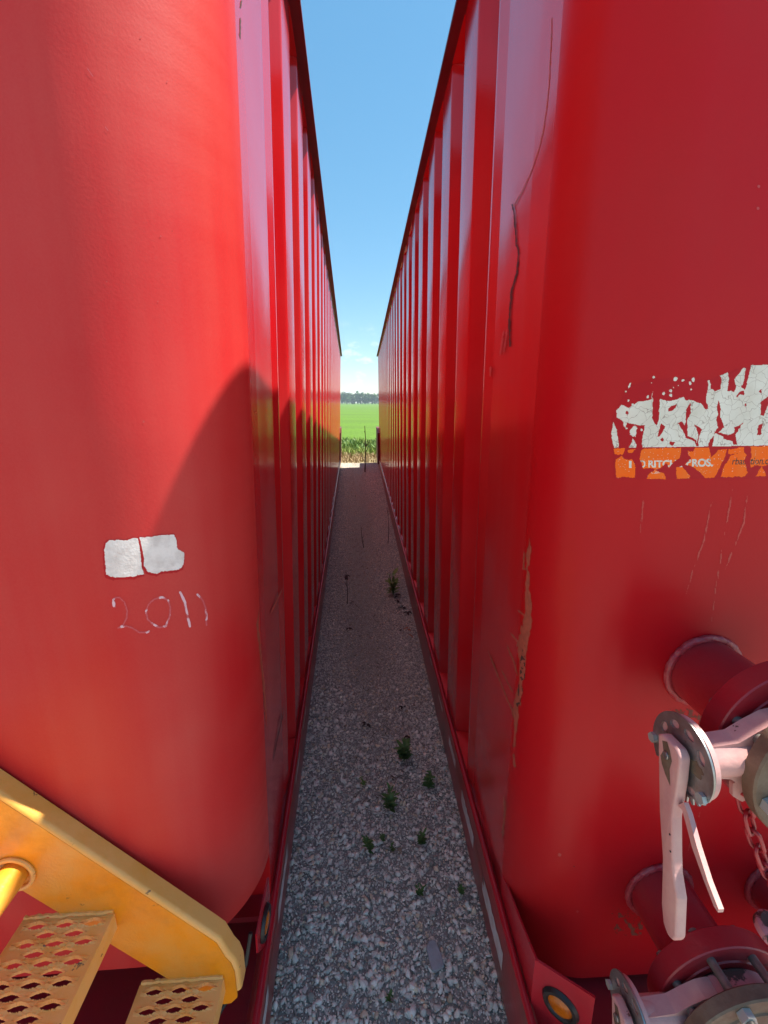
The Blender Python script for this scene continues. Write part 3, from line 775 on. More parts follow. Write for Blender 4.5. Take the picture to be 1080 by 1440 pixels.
def lever_valve(x, z, parent, a0=0.0, with_lever=True):
    """wafer butterfly valve between the flange and a rusty blind flange, with notched plate and hanging lever on its left"""
    yv0, yv1 = 0.6525, 0.600
    g = G(); g.lathe([(0.001, 0.0), (0.094, 0.0), (0.102, -0.006), (0.102, -0.046), (0.094, -0.0525), (0.001, -0.0525)], (x, yv0, z), (0, 1, 0), 56)
    v = g.build('valve_body', M['pink_worn'], parent, True)
    # neck: flat arm running left from the body, widening into two ears
    yc = 0.628
    g = G()
    arm = [(x - 0.232, -0.030), (x - 0.150, -0.040), (x - 0.120, -0.062), (x - 0.09, -0.08), (x - 0.055, -0.088), (x - 0.055, 0.088), (x - 0.09, 0.08), (x - 0.120, 0.062), (x - 0.150, 0.040), (x - 0.232, 0.030)]
    g.prism([(px_, yc + 0.017, z + pz) for px_, pz in fillet(arm + [arm[0]], 0.01, 2)[:-1]], (0, -0.034, 0))
    g.tube([(x - 0.235, yc, z), (x - 0.05, yc, z)], 0.036, 28)
    g.build('neck', M['pink'], v, True)
    # blind flange
    g = G(); g.lathe([(0.001, 0.0), (0.146, 0.0), (0.1495, -0.003), (0.1495, -0.026), (0.146, -0.029), (0.112, -0.029), (0.109, -0.032), (0.001, -0.032)], (x, 0.598, z), (0, 1, 0), 72)
    g.build('blind_flange', M['rust'], v, True)
    # studs
    for i in range(8):
        a = math.pi / 8 + i * math.pi / 4
        bx, bz = x + 0.127 * math.cos(a), z + 0.127 * math.sin(a)
        st = G().tube([(bx, 0.712, bz), (bx, 0.540, bz)], 0.0098, 16).build('stud', M['stud'], v, True)
        h = G()
        hexa = [(bx + 0.0165 * math.cos(q * math.pi / 3 + a), 0.5685, bz + 0.0165 * math.sin(q * math.pi / 3 + a)) for q in range(6)]
        h.prism(hexa, (0, -0.016, 0))
        h.build('nut', M['bolt_bright'], v, True)
    if not with_lever: return v
    # painted backing plate and bare notched plate, both square to the stem
    xs = x - 0.236
    def plate_pts(r, n=96, teeth=False, a_from=200, a_to=300, cy=0.0):
        out = []
        for i in range(n):
            a = 2 * math.pi * i / n; d = math.degrees(a) % 360
            rr = r
            if teeth and a_from < d < a_to: rr = r * (1.0 if (i // 2) % 2 else 0.87)
            out.append((rr * math.cos(a), rr * math.sin(a)))
        return out
    back = G().prism([(xs, yc + p - 0.005, z + q + 0.006) for p, q in plate_pts(0.070)], (0.009, 0, 0))
    back.build('backing_plate', M['pink'], v, True)
    # notched plate with real oval holes: triangulated with bmesh
    bm = bmesh.new()
    def loop(pts):
        vs = [bm.verts.new((xs - 0.0045, yc + p, z + q)) for p, q in pts]
        return [bm.edges.new((vs[i], vs[(i + 1) % len(vs)])) for i in range(len(vs))]
    edges = loop(plate_pts(0.0765, 120, True, 195, 318))
    for ang in (62, 100, 140, 25, 232, 265):
        ca, sa = math.cos(math.radians(ang)), math.sin(math.radians(ang))
        cy_, cz_ = 0.055 * ca, 0.055 * sa
        ov = []
        for i in range(14):
            b = 2 * math.pi * i / 14
            p, q = 0.0080 * math.cos(b), 0.0125 * math.sin(b)
            ov.append((cy_ + p * ca - q * sa, cz_ + p * sa + q * ca))
        edges += loop(ov)
    bmesh.ops.triangle_fill(bm, use_beauty=True, use_dissolve=False, edges=edges)
    r_ = bmesh.ops.extrude_face_region(bm, geom=bm.faces[:])
    bmesh.ops.translate(bm, vec=(0.0035, 0, 0), verts=[q for q in r_['geom'] if isinstance(q, bmesh.types.BMVert)])
    bmesh.ops.recalc_face_normals(bm, faces=bm.faces)
    me = bpy.data.meshes.new('notched_plate'); bm.to_mesh(me); bm.free(); me.materials.append(M['steel'])
    link(bpy.data.objects.new('notched_plate', me), v)
    # bolt heads on the notched plate
    for p, q in ((-0.062, -0.028), (0.068, -0.018)):
        h = G(); h.prism([(xs - 0.0050, yc + p + 0.010 * math.cos(t * math.pi / 3), z + q + 0.010 * math.sin(t * math.pi / 3)) for t in range(6)], (-0.008, 0, 0))
        h.build('bolt', M['bolt_bright'], v, False)
    # rust bloom beside the lever
    h = G(); h.add([(xs - 0.0049, yc - 0.036 + 0.017 * (1 + 0.25 * math.sin(t * 2.1)) * math.cos(t * math.pi / 8), z + 0.008 + 0.014 * (1 + 0.2 * math.cos(t * 3.3)) * math.sin(t * math.pi / 8)) for t in range(16)], [tuple(range(16))])
    h.build('rust_patch', M['rust'], v, False)
    # lever: channel-shaped arm hanging down and slightly towards the viewer
    xl = xs - 0.010
    Lp = [(0.030, 0.024), (0.022, 0.032), (-0.018, 0.034), (-0.030, 0.024), (-0.034, -0.02), (-0.036, -0.10), (-0.052, -0.17), (-0.060, -0.20), (-0.078, -0.235), (-0.090, -0.31), (-0.086, -0.326), (-0.072, -0.332), (-0.058, -0.322), (-0.046, -0.29), (-0.030, -0.20), (-0.004, -0.12), (0.020, -0.02)]
    Lp = fillet(Lp + [Lp[0]], 0.012, 3)[:-1]
    bm = bmesh.new()
    vs = [bm.verts.new((xl, yc + p, z + q)) for p, q in Lp]
    f = bm.faces.new(vs)
    r_ = bmesh.ops.extrude_face_region(bm, geom=[f])
    bmesh.ops.translate(bm, vec=(-0.021, 0, 0), verts=[q for q in r_['geom'] if isinstance(q, bmesh.types.BMVert)])
    bmesh.ops.recalc_face_normals(bm, faces=bm.faces)
    rim = [e for e in bm.edges if abs(e.verts[0].co.x - e.verts[1].co.x) < 1e-6]
    bmesh.ops.bevel(bm, geom=rim, offset=0.0045, segments=3, affect='EDGES', profile=0.5)
    me = bpy.data.meshes.new('lever'); bm.to_mesh(me); bm.free(); me.materials.append(M['pink'])
    me.polygons.foreach_set('use_smooth', [True] * len(me.polygons)); me.set_sharp_from_angle(angle=math.radians(50))
    link(bpy.data.objects.new('lever', me), v)
    # pivot bolt and chipped paint round it
    h = G(); h.disc((xl - 0.0212, yc, z + 0.004), (-1, 0, 0), 0.007, 0.004, 16, 0.0008); h.build('bolt', M['steel'], v, True)
    h = G(); pts = [(0.016, 0.022), (0.004, 0.03), (-0.006, 0.018), (-0.014, 0.004), (-0.012, -0.016), (-0.020, -0.045), (-0.004, -0.034), (0.008, -0.022), (0.014, -0.01), (0.009, 0.006)]
    h.add([(xl - 0.0215, yc + p, z + q) for p, q in pts], [tuple(range(len(pts)))]); h.build('rust_patch', M['rust'], v, False)
    for q, p in ((-0.135, -0.038), (-0.165, -0.046)):
        G().disc((xl - 0.0208, yc + p, z + q), (-1, 0, 0), 0.0018, 0.001, 10).build('pin_hole', M['black'], v)
    # squeeze trigger behind the lever
    tp = [(-0.030, -0.065), (-0.046, -0.060), (-0.062, -0.12), (-0.080, -0.165), (-0.118, -0.212), (-0.131, -0.222), (-0.138, -0.215), (-0.126, -0.196), (-0.098, -0.155), (-0.075, -0.105), (-0.052, -0.06)]
    tp = [(-0.032, -0.075), (-0.045, -0.072), (-0.078, -0.115), (-0.110, -0.143), (-0.136, -0.163), (-0.145, -0.164), (-0.145, -0.157), (-0.118, -0.136), (-0.086, -0.102), (-0.058, -0.066), (-0.045, -0.055)]
    G().prism([(xl - 0.004, yc + p, z + q) for p, q in tp], (-0.009, 0, 0)).build('trigger', M['pink'], v, True)
    return v

for nx_, nz_, lab in ((0.385, 1.268, 'upper'), (0.378, 0.560, 'lower')):
    nozzle(nx_, nz_, tank_r)
    v_ = lever_valve(nx_, nz_, tank_r)
nozzle(0.73, 0.555, tank_r)

# chain hanging from a lug under the upper valve, with a cap on its end
lug = G().prism([(0.262, 0.64, 1.195), (0.300, 0.64, 1.215), (0.325, 0.64, 1.20), (0.318, 0.64, 1.165), (0.290, 0.64, 1.150), (0.268, 0.64, 1.165)], (0, -0.008, 0)).build('lug', M['pink'], tank_r)
chain = bpy.data.objects.new('chain', None)
chain.location = (0.288, 0.632, 1.165)
link(chain, tank_r)
def link_mesh():
    g = G(); pts = []
    L_, W_ = 0.027, 0.0115
    for i in range(20):
        a = 2 * math.pi * i / 20
        pts.append((W_ * math.cos(a), 0, W_ * math.sin(a) + (L_ - W_) * (1 if math.sin(a) > 0.01 else (-1 if math.sin(a) < -0.01 else 0))))
    n, mm = len(pts), 8; r = 0.0039
    for i in range(n):
        p = Vector(pts[i]); t_ = (Vector(pts[(i + 1) % n]) - Vector(pts[i - 1])).normalized()
        a = Vector((0, 1, 0)); b = t_.cross(a)
        for j in range(mm):
            q = 2 * math.pi * j / mm
            g.v.append(tuple(p + a * r * math.cos(q) + b * r * math.sin(q)))
    for i in range(n):
        for j in range(mm):
            g.f.append((i * mm + j, ((i + 1) % n) * mm + j, ((i + 1) % n) * mm + (j + 1) % mm, i * mm + (j + 1) % mm))
    return g
first_link = link_mesh().build('chain_link', M['red_pipe'], chain, True)
pos = Vector((0, 0, 0)); dirs = []
for i in range(9):
    t_ = i / 8
    d = Vector((0.36 + 0.2 * t_, -0.05, -1 + 0.25 * t_)).normalized()
    o = first_link if i == 0 else first_link.copy()
    if i: COL.objects.link(o)
    o.location = pos + d * 0.022
    q = d.to_track_quat('-Z', 'Y').to_euler()
    o.rotation_mode = 'QUATERNION'
    from mathutils import Quaternion
    o.rotation_quaternion = d.to_track_quat('-Z', 'Y') @ Quaternion((0, 0, 1), math.radians(35 + 90 * (i % 2)))
    pos = pos + d * 0.0450
cap = G(); cap.lathe([(1e-5, 0.0), (0.032, 0.0), (0.038, -0.005), (0.038, -0.018), (0.031, -0.018), (0.031, -0.005), (1e-5, -0.005)], (0.412, 0.61, 0.835), (0.25, -0.2, 1), 36)
cap.build('pipe_cap', M['pink_worn'], tank_r, True)

# grime below the nozzles is in the paint: a loose cable behind the left lamp plate
s = -1
cbl = G().tube([(0.02 * s, 0.93, 0.42), (0.03 * s, 0.90, 0.35), (0.06 * s, 0.86, 0.315), (0.10 * s, 0.80, 0.302), (0.16 * s, 0.74, 0.298)], 0.006, 8)
cbl.build('lamp_cable', M['black'], tank_l, True)

# ------------------------------------------------------------------ yellow stair against the left tank
YW = 0.785                                     # plane of the stringer's web
stair = empty('metal_stair', (-0.60, 0.62, 0.285), label='yellow steel stair with diamond-punched treads in front of the left tank', cat='stair')
SO = Vector(stair.location)
def sl(p): return (p[0] - SO.x, p[1] - SO.y, p[2] - SO.z)
SLOPE = 1.12
def top_z(x): return 0.576 + (-0.315 - x) * SLOPE      # stringer's upper edge
path = [(-1.35, top_z(-1.35)), (-0.38, top_z(-0.38)), (-0.362, top_z(-0.362) - 0.001), (-0.345, 0.578), (-0.333, 0.556), (-0.3265, 0.525), (-0.3265, 0.455)]
web = [(x - 0.0012, z - 0.0012) for x, z in path] + [(-0.3285, 0.430), (-0.345, 0.412), (-0.362, 0.410)]
web += [(-0.400, 0.415), (-1.35, 0.415 + (1.35 - 0.395) * SLOPE * 0.985)]
g = G().prism([sl((x, YW, z)) for x, z in web], (0, 0.006, 0))
g.build('stringer', M['yellow'], stair, False)
# rolled upper flange, a rounded bend then flat towards the tank
prof = [(0, 0)] + [(0.011 * (1 - math.cos(a)), 0.011 * math.sin(a)) for a in np.linspace(0.15, math.pi / 2, 7)] + [(0.041, 0.011), (0.041, 0.005), (0.012, 0.005)]
V = []
for i, (x, z) in enumerate(path):
    x0, z0 = path[max(i - 1, 0)]; x1, z1 = path[min(i + 1, len(path) - 1)]
    t_ = Vector((x1 - x0, z1 - z0)).normalized(); nrm = Vector((-t_.y, t_.x))
    if nrm.y < 0 and nrm.x < 0: nrm = -nrm
    for dy, dn in prof:
        V.append(sl((x + nrm.x * dn, YW + dy - 0.0006, z + nrm.y * dn)))
n = len(prof)
Fc = [(i * n + j, (i + 1) * n + j, (i + 1) * n + j + 1, i * n + j + 1) for i in range(len(path) - 1) for j in range(n - 1)]
mesh_obj('stringer_flange', V, Fc, M['yellow_flange'], stair, True)

def tread(x0, x1, z, y0, y1, name='tread'):
    """punched tread: plate with staggered lozenge holes, teeth along their rims, turned-down edges"""
    g = G()
    px_, py_ = 0.0616, 0.0176
    hl, hw = 0.0305, 0.0087
    m_in = 0.0065
    X0, X1 = x0 + m_in, x1 - m_in
    rows = int((y1 - y0 - 0.012) / py_)
    ys = y1 - 0.006
    def quad(a, b, c, d, zz=z): g.add([sl((a, c, zz)), sl((b, c, zz)), sl((b, d, zz)), sl((a, d, zz))], [(0, 1, 2, 3)])
    quad(x0, X0, y0, y1); quad(X1, x1, y0, y1); quad(X0, X1, ys, y1); quad(X0, X1, y0, ys - rows * py_)
    for r in range(rows):
        yb, ya = ys - r * py_, ys - (r + 1) * py_
        yc = (ya + yb) / 2
        off = 0 if r % 2 == 0 else px_ / 2
        xs = []
        xc = X0 + px_ / 2 - off
        last = X0
        while xc - px_ / 2 < X1 - 0.004:
            a, b = xc - px_ / 2, xc + px_ / 2
            if a < X0 - 1e-6 or b > X1 + 1e-6:
                quad(max(a, X0), min(b, X1), ya, yb)
            else:
                N = 28; inner = []; rim = []; outer = []; low = []
                lift = 0.0022 if r % 2 == 0 else -0.0016
                for i in range(N):
                    t_ = 2 * math.pi * i / N
                    cx_, sx_ = math.cos(t_), math.sin(t_)
                    den = (abs(cx_) / hl) ** 1.18 + (abs(sx_) / hw) ** 1.18
                    rr = den ** (-1 / 1.18)
                    tooth = 0.0020 if i % 2 else -0.0004
                    sc = 1 - (0.09 if i % 2 else 0)
                    up = lift * (1 if sx_ > 0 else 0.4)
                    inner.append(sl((xc + rr * cx_ * sc, yc + rr * sx_ * sc, z + up + tooth)))
                    low.append(sl((xc + rr * cx_ * sc, yc + rr * sx_ * sc - 0.001, z - 0.007)))
                    # rectangle boundary point in the same direction
                    k_ = 1 / max(abs(cx_) / (px_ / 2), abs(sx_) / (py_ / 2))
                    outer.append(sl((xc + k_ * cx_, yc + k_ * sx_, z)))
                base = len(g.v)
                g.v += inner + low + outer
                for i in range(N):
                    j = (i + 1) % N
                    g.f.append((base + i, base + j, base + 2 * N + j, base + 2 * N + i))
                    g.f.append((base + i, base + N + i, base + N + j, base + j))
                # rectangle corners
                for (sx, sy) in ((1, 1), (-1, 1), (-1, -1), (1, -1)):
                    ang = math.atan2(sy * py_ / 2, sx * px_ / 2) % (2 * math.pi)
                    i = int(ang / (2 * math.pi) * N) % N; j = (i + 1) % N
                    c_ = sl((xc + sx * px_ / 2, yc + sy * py_ / 2, z)); g.v.append(c_)
                    g.f.append((base + 2 * N + i, base + 2 * N + j, len(g.v) - 1))
            xc += px_
    # small slots near both side edges
    # turned-down nosing and back edge
    g.box(sl((x1, y0, z - 0.045)), sl((x1 + 0.003, y1, z + 0.0005)))
    g.box(sl((x0 - 0.003, y0, z - 0.045)), sl((x0, y1, z + 0.0005)))
    t_ = g.build(name, M['yellow_tread'], stair, False)
    # weld along the stringer
    w = G(); pts = []; nn = 26
    for i in range(nn + 1):
        x = x0 + (x1 - x0) * i / nn
        pts.append(sl((x, y1 + 0.001 + 0.002 * random.random(), z + 0.002 + 0.003 * random.random())))
    w.tube(pts, 0.0045, 6, True, [0.0035 + 0.0025 * random.random() for _ in pts])
    w.build('weld_bead', M['yellow_tread'], t_, True)
    return t_
tread(-0.555, -0.357, 0.508, 0.10, YW - 0.003)
tread(-0.785, -0.587, 0.748, 0.10, YW - 0.003)
tread(-1.015, -0.817, 0.988, 0.10, YW - 0.003)
# round crossbar between the stringers
g = G().tube([sl((-0.782, YW - 0.002, 0.885)), sl((-0.782, 0.10, 0.885))], 0.030, 28)
g.build('crossbar', M['yellow'], stair, True)
g = G().tube([sl((-0.782 + 0.042 * math.cos(a), YW - 0.004, 0.885 + 0.042 * math.sin(a))) for a in np.linspace(0, 2 * math.pi, 25)], 0.005, 8, False)
g.build('weld_bead', M['yellow_tread'], stair, True)
g = G().prism([sl((x, 0.094, z)) for x, z in web], (0, 0.006, 0))
g.build('stringer', M['yellow'], stair, False)

# ------------------------------------------------------------------ ground
def ground_material():
    m = bpy.data.materials.new('gravel_bed')
    m.use_nodes = True
    n, l = m.node_tree.nodes, m.node_tree.links
    b = n['Principled BSDF']; b.inputs['Roughness'].default_value = 0.85
    tc = n.new('ShaderNodeTexCoord')
    v = n.new('ShaderNodeTexVoronoi'); v.inputs['Scale'].default_value = 62
    l.new(tc.outputs['Object'], v.inputs['Vector'])
    r = n.new('ShaderNodeValToRGB')
    r.color_ramp.elements[0].color = (0.24, 0.22, 0.19, 1); r.color_ramp.elements[1].color = (0.42, 0.39, 0.34, 1)
    l.new(v.outputs['Color'], r.inputs['Fac']); l.new(r.outputs['Color'], b.inputs['Base Color'])
    ed = n.new('ShaderNodeTexVoronoi'); ed.feature = 'DISTANCE_TO_EDGE'; ed.inputs['Scale'].default_value = 62
    l.new(tc.outputs['Object'], ed.inputs['Vector'])
    bp = n.new('ShaderNodeBump'); bp.inputs['Distance'].default_value = 0.012
    l.new(ed.outputs['Distance'], bp.inputs['Height']); l.new(bp.outputs['Normal'], b.inputs['Normal'])
    return m
M['gravel_bed'] = ground_material()
g = G().add([(-40, -30, 0), (40, -30, 0), (40, 14.85, 0), (-40, 14.85, 0)], [(0, 1, 2, 3)])
g.build('gravel_ground', M['gravel_bed'], None, kind='structure')

# verge and field: flat, then rising very slightly to the far wood
def field_z(y):
    return -0.05 if y < 18 else -0.05 + (y - 18) * 0.0098
def field_material():
    m = bpy.data.materials.new('field_green')
    m.use_nodes = True
    n, l = m.node_tree.nodes, m.node_tree.links
    b = n['Principled BSDF']; b.inputs['Roughness'].default_value = 0.9; b.inputs['Specular IOR Level'].default_value = 0.15
    tc = n.new('ShaderNodeTexCoord')
    mp = n.new('ShaderNodeMapping'); mp.inputs['Scale'].default_value = (0.25, 1.0, 1.0)
    l.new(tc.outputs['Object'], mp.inputs['Vector'])
    a = n.new('ShaderNodeTexNoise'); a.inputs['Scale'].default_value = 0.11; a.inputs['Detail'].default_value = 5
    l.new(mp.outputs['Vector'], a.inputs['Vector'])
    c = n.new('ShaderNodeTexNoise'); c.inputs['Scale'].default_value = 4.0; c.inputs['Detail'].default_value = 6; c.inputs['Roughness'].default_value = 0.7
    l.new(tc.outputs['Object'], c.inputs['Vector'])
    r = n.new('ShaderNodeValToRGB')
    e = r.color_ramp.elements
    e[0].position = 0.3; e[0].color = (0.085, 0.15, 0.022, 1); e[1].position = 0.62; e[1].color = (0.105, 0.20, 0.018, 1)
    q = r.color_ramp.elements.new(0.24); q.color = (0.10, 0.11, 0.04, 1)
    l.new(a.outputs['Fac'], r.inputs['Fac'])
    mx = n.new('ShaderNodeMix'); mx.data_type = 'RGBA'; mx.blend_type = 'MULTIPLY'; mx.inputs['Factor'].default_value = 0.7
    r2 = n.new('ShaderNodeValToRGB'); r2.color_ramp.elements[0].position = 0.3; r2.color_ramp.elements[0].color = (0.35, 0.4, 0.3, 1); r2.color_ramp.elements[1].position = 0.6
    l.new(c.outputs['Fac'], r2.inputs['Fac'])
    l.new(r.outputs['Color'], mx.inputs['A']); l.new(r2.outputs['Color'], mx.inputs['B'])
    l.new(mx.outputs['Result'], b.inputs['Base Color'])
    return m
M['field'] = field_material()
M['verge'] = mat('dry_verge', (0.34, 0.25, 0.13), 0.9, color2=(0.20, 0.19, 0.08), var_scale=3.5, bump=0.02, bump_scale=12)
xs_ = np.linspace(-900, 900, 31); ysf = [14.85, 17.5, 18, 30, 60, 120, 250, 500, 900, 1600]
V = [(x, y, -0.004 if y < 16 else field_z(y)) for y in ysf for x in xs_]
nx = len(xs_)
Fc = [(j * nx + i, j * nx + i + 1, (j + 1) * nx + i + 1, (j + 1) * nx + i) for j in range(len(ysf) - 1) for i in range(nx - 1)]
fm = [1 if j < 1 else 0 for j in range(len(ysf) - 1) for i in range(nx - 1)]
mesh_obj('field', V, Fc, [M['field'], M['verge']], None, False, fm, kind='structure')
g = G().add([(-900, -900, -0.012), (900, -900, -0.012), (900, 14.85, -0.012), (-900, 14.85, -0.012)], [(0, 1, 2, 3)])
g.build('farmland_ground', M['verge'], None, kind='structure')

# gravel stones
def stone_material():
    m = bpy.data.materials.new('crushed_limestone')
    m.use_nodes = True
    n, l = m.node_tree.nodes, m.node_tree.links
    b = n['Principled BSDF']; b.inputs['Roughness'].default_value = 0.8
    at = n.new('ShaderNodeAttribute'); at.attribute_name = 'tone'
    tc = n.new('ShaderNodeTexCoord')
    nz = n.new('ShaderNodeTexNoise'); nz.inputs['Scale'].default_value = 240; nz.inputs['Detail'].default_value = 3
    l.new(tc.outputs['Object'], nz.inputs['Vector'])
    r = n.new('ShaderNodeMapRange'); r.inputs['To Min'].default_value = 0.78; r.inputs['To Max'].default_value = 1.12
    l.new(nz.outputs['Fac'], r.inputs['Value'])
    mx = n.new('ShaderNodeVectorMath'); mx.operation = 'SCALE'
    l.new(at.outputs['Color'], mx.inputs[0]); l.new(r.outputs['Result'], mx.inputs['Scale'])
    l.new(mx.outputs['Vector'], b.inputs['Base Color'])
    return m
M['stone'] = stone_material()
def ico(sub):
    bm = bmesh.new(); bmesh.ops.create_icosphere(bm, subdivisions=sub, radius=1.0)
    v = np.array([p.co[:] for p in bm.verts]); f = np.array([[q.index for q in p.verts] for p in bm.faces]); bm.free()
    return v, f
def aisle(y):
    """left and right gravel edge between the beams"""
    return -0.284 - 0.020 * y, 0.426 + 0.0186 * y
def stones(name, n, y0, y1, smin, smax, sub, x_extra=0.03, power=2.2, lift=0.25):
    bv, bf = ico(sub)
    K = 12; variants = []
    for _ in range(K):
        v = bv.copy()
        for _c in range(9):          # chip flat facets off
            d = rng.normal(size=3); d /= np.linalg.norm(d)
            h = rng.uniform(0.38, 0.72); dp = v @ d
            v = v - np.outer(np.maximum(dp - h, 0), d)
        v *= (1 + 0.08 * rng.normal(size=(len(v), 1)))
        variants.append(v)
    variants = np.array(variants)
    y = y0 + (y1 - y0) * rng.random(n)
    xl, xr = -0.284 - 0.020 * y - x_extra, 0.426 + 0.0186 * y + x_extra
    x = xl + (xr - xl) * rng.random(n)
    size = smin + (smax - smin) * rng.random(n) ** power
    # a band of finer, dirtier stone down the middle
    mid = np.exp(-((x - 0.05 - 0.05 * np.sin(y)) / 0.17) ** 2) * np.clip((y - 1.6) / 1.5, 0, 1)
    size *= 1 - 0.35 * mid
    sc = size[:, None] * 0.5 * np.stack([rng.uniform(0.75, 1.25, n), rng.uniform(0.6, 1.0, n), rng.uniform(0.42, 0.75, n)], 1)
    P = variants[rng.integers(0, K, n)] * sc[:, None, :]
    a = rng.random(n) * 2 * np.pi; tx = rng.normal(0, 0.33, n); ty = rng.normal(0, 0.33, n)
    ca, sa = np.cos(a), np.sin(a); z0 = np.zeros(n); o1 = np.ones(n)
    Rz = np.array([[ca, -sa, z0], [sa, ca, z0], [z0, z0, o1]]).transpose(2, 0, 1)
    Rx = np.array([[o1, z0, z0], [z0, np.cos(tx), -np.sin(tx)], [z0, np.sin(tx), np.cos(tx)]]).transpose(2, 0, 1)
    Ry = np.array([[np.cos(ty), z0, np.sin(ty)], [z0, o1, z0], [-np.sin(ty), z0, np.cos(ty)]]).transpose(2, 0, 1)
    P = np.einsum('nij,nvj->nvi', Rx @ Ry @ Rz, P)
    z = size * lift * rng.random(n) + 0.001 + 0.004 * rng.random(n)
    P += np.stack([x, y, z], 1)[:, None, :]
    nv, nf = len(bv), len(bf)
    F_ = (bf[None] + (np.arange(n) * nv)[:, None, None]).reshape(-1, 3)
    me = bpy.data.meshes.new(name)
    me.vertices.add(n * nv); me.vertices.foreach_set('co', P.reshape(-1))
    me.loops.add(len(F_) * 3); me.loops.foreach_set('vertex_index', F_.reshape(-1))
    me.polygons.add(len(F_)); me.polygons.foreach_set('loop_start', np.arange(len(F_)) * 3)
    me.update(calc_edges=True)
    g0 = rng.uniform(0.52, 0.90, n)
    tint = np.stack([g0 * 1.08, g0 * 0.985, g0 * 0.84], 1)
    tan = rng.random(n) < 0.10 + 0.25 * mid
    tint[tan] = tint[tan] * np.array([1.02, 0.88, 0.72])
    tint *= (1 - 0.38 * mid * rng.random(n))[:, None]
    tint *= np.where(rng.random(n) < 0.07, 0.5, 1)[:, None]
    colr = np.repeat(np.c_[tint, np.ones(n)], nv, 0)
    at = me.color_attributes.new('tone', 'FLOAT_COLOR', 'POINT'); at.data.foreach_set('color', colr.reshape(-1))
    me.materials.append(M['stone'])
    return link(bpy.data.objects.new(name, me), kind='stuff', label='pale crushed limestone gravel between the tanks', cat='gravel')
stones('gravel', 8500, 0.55, 2.6, 0.011, 0.034, 2, power=3.0)
stones('gravel', 24000, 0.55, 4.2, 0.006, 0.015, 1)
stones('gravel', 15000, 0.6, 2.9, 0.005, 0.011, 1, lift=0.9)
stones('gravel', 26000, 2.6, 8.5, 0.011, 0.027, 1)
stones('gravel', 14000, 8.5, 14.85, 0.016, 0.034, 1)

# the one big slab of stone
def slab(x, y, dims, rz, label, m):
    g = G(); a, b, h = dims
    outl = [(-a, -b * .8), (-a * .5, -b), (a * .9, -b * .9), (a, -b * .2), (a * .75, b * .9), (-a * .2, b), (-a * .9, b * .6)]
    g.prism([(p, q, 0) for p, q in outl], (0, 0, h))
    o = g.build('stone_slab', m, None, False, label=label, cat='stone')
    o.location = (x, y, 0.012); o.rotation_euler = (0.08, -0.06, rz)
    bv = o.modifiers.new('bevel', 'BEVEL'); bv.width = 0.003; bv.segments = 2
    return o
M['slab'] = mat('grey_limestone', (0.36, 0.35, 0.36), 0.8, color2=(0.28, 0.27, 0.27), var_scale=30, bump=0.001, bump_scale=200)
slab(0.245, 1.075, (0.024, 0.042, 0.014), 0.2, 'flat grey slab of stone, largest on the gravel, beside the right tank', M['slab'])

# ------------------------------------------------------------------ weeds, dead stalks and leaves
M['weed'] = mat('weed_leaf', (0.065, 0.14, 0.032), 0.6, color2=(0.11, 0.20, 0.045), var_scale=30)
M['weed_pale'] = mat('pale_weed_leaf', (0.18, 0.27, 0.05), 0.6)
M['stem_brown'] = mat('dead_stem', (0.07, 0.045, 0.035), 0.8)
M['dead_leaf'] = mat('dead_leaf_dark', (0.035, 0.022, 0.018), 0.8, color2=(0.09, 0.04, 0.03), var_scale=40)
M['orange_leaf'] = mat('fallen_leaf_orange', (0.42, 0.15, 0.07), 0.7)

def gpt(px, py):
    d = (px - 540) / FPX * AX[0] + (py - 720) / FPX * AX[1] + AX[2]
    t_ = -CAM_H / d[2]
    return float(d[0] * t_), float(d[1] * t_)
def leaf(g, base, direction, L_, w, curl=0.3):
    d = Vector(direction).normalized(); side = d.cross(Vector((0, 0, 1)))
    if side.length < 0.1: side = Vector((1, 0, 0))
    side.normalize(); base = Vector(base); up = Vector((0, 0, 1))
    p = [base, base + d * L_ * .35 + side * w, base + d * L_ * .35 - side * w, base + d * L_ * .7 + side * w * .8 - up * curl * L_ * .15,
         base + d * L_ * .7 - side * w * .8 - up * curl * L_ * .15, base + d * L_ - up * curl * L_ * .5]
    g.add([tuple(q) for q in p], [(0, 1, 2), (1, 3, 4, 2), (3, 5, 4)])
def weed(px, py, h, n, label, m='weed', spread=0.6):
    h *= 1.6; n = int(n * 1.6)
    x, y = gpt(px, py)
    r = empty('weed', (x, y, 0.008), label=label, cat='weed', group='small weeds sprouting in the gravel aisle')
    st = G(); lf = G()
    for b in range(max(2, n // 9)):
        a = random.random() * 6.28
        tip = Vector((math.cos(a) * h * .3 * random.random(), math.sin(a) * h * .3 * random.random(), h * random.uniform(.7, 1)))
        st.tube([(0, 0, 0), tuple(tip * .5 + Vector((0, 0, .1 * h))), tuple(tip)], h * 0.018, 5)
        for i in range(9):
            t_ = random.uniform(0.1, 1); q = tip * t_; a2 = random.random() * 6.28
            leaf(lf, q, (math.cos(a2) * spread, math.sin(a2) * spread, random.uniform(.2, .8)), h * random.uniform(.25, .48), h * random.uniform(.05, .095))
    st.build('stem', M['weed'], r, True); lf.build('leaf', M[m], r, False, kind='stuff')
    return r
weed(568, 1072, 0.085, 46, 'tallest bushy green weed in the middle of the gravel')
weed(603, 1110, 0.050, 40, 'low spreading green weed near the right beam', spread=1.6)
weed(549, 1142, 0.062, 36, 'upright bright weed below the bushy one')
weed(520, 1200, 0.045, 30, 'dark green weed left of centre in the aisle')
weed(592, 1190, 0.042, 30, 'green weed to the right, level with the dark green one')
weed(538, 1186, 0.028, 18, 'tiny sprout just right of the dark green weed')
weed(552, 1200, 0.026, 18, 'tiny flat sprout between two weeds')
weed(590, 1262, 0.034, 22, 'lone small weed in coarse gravel')
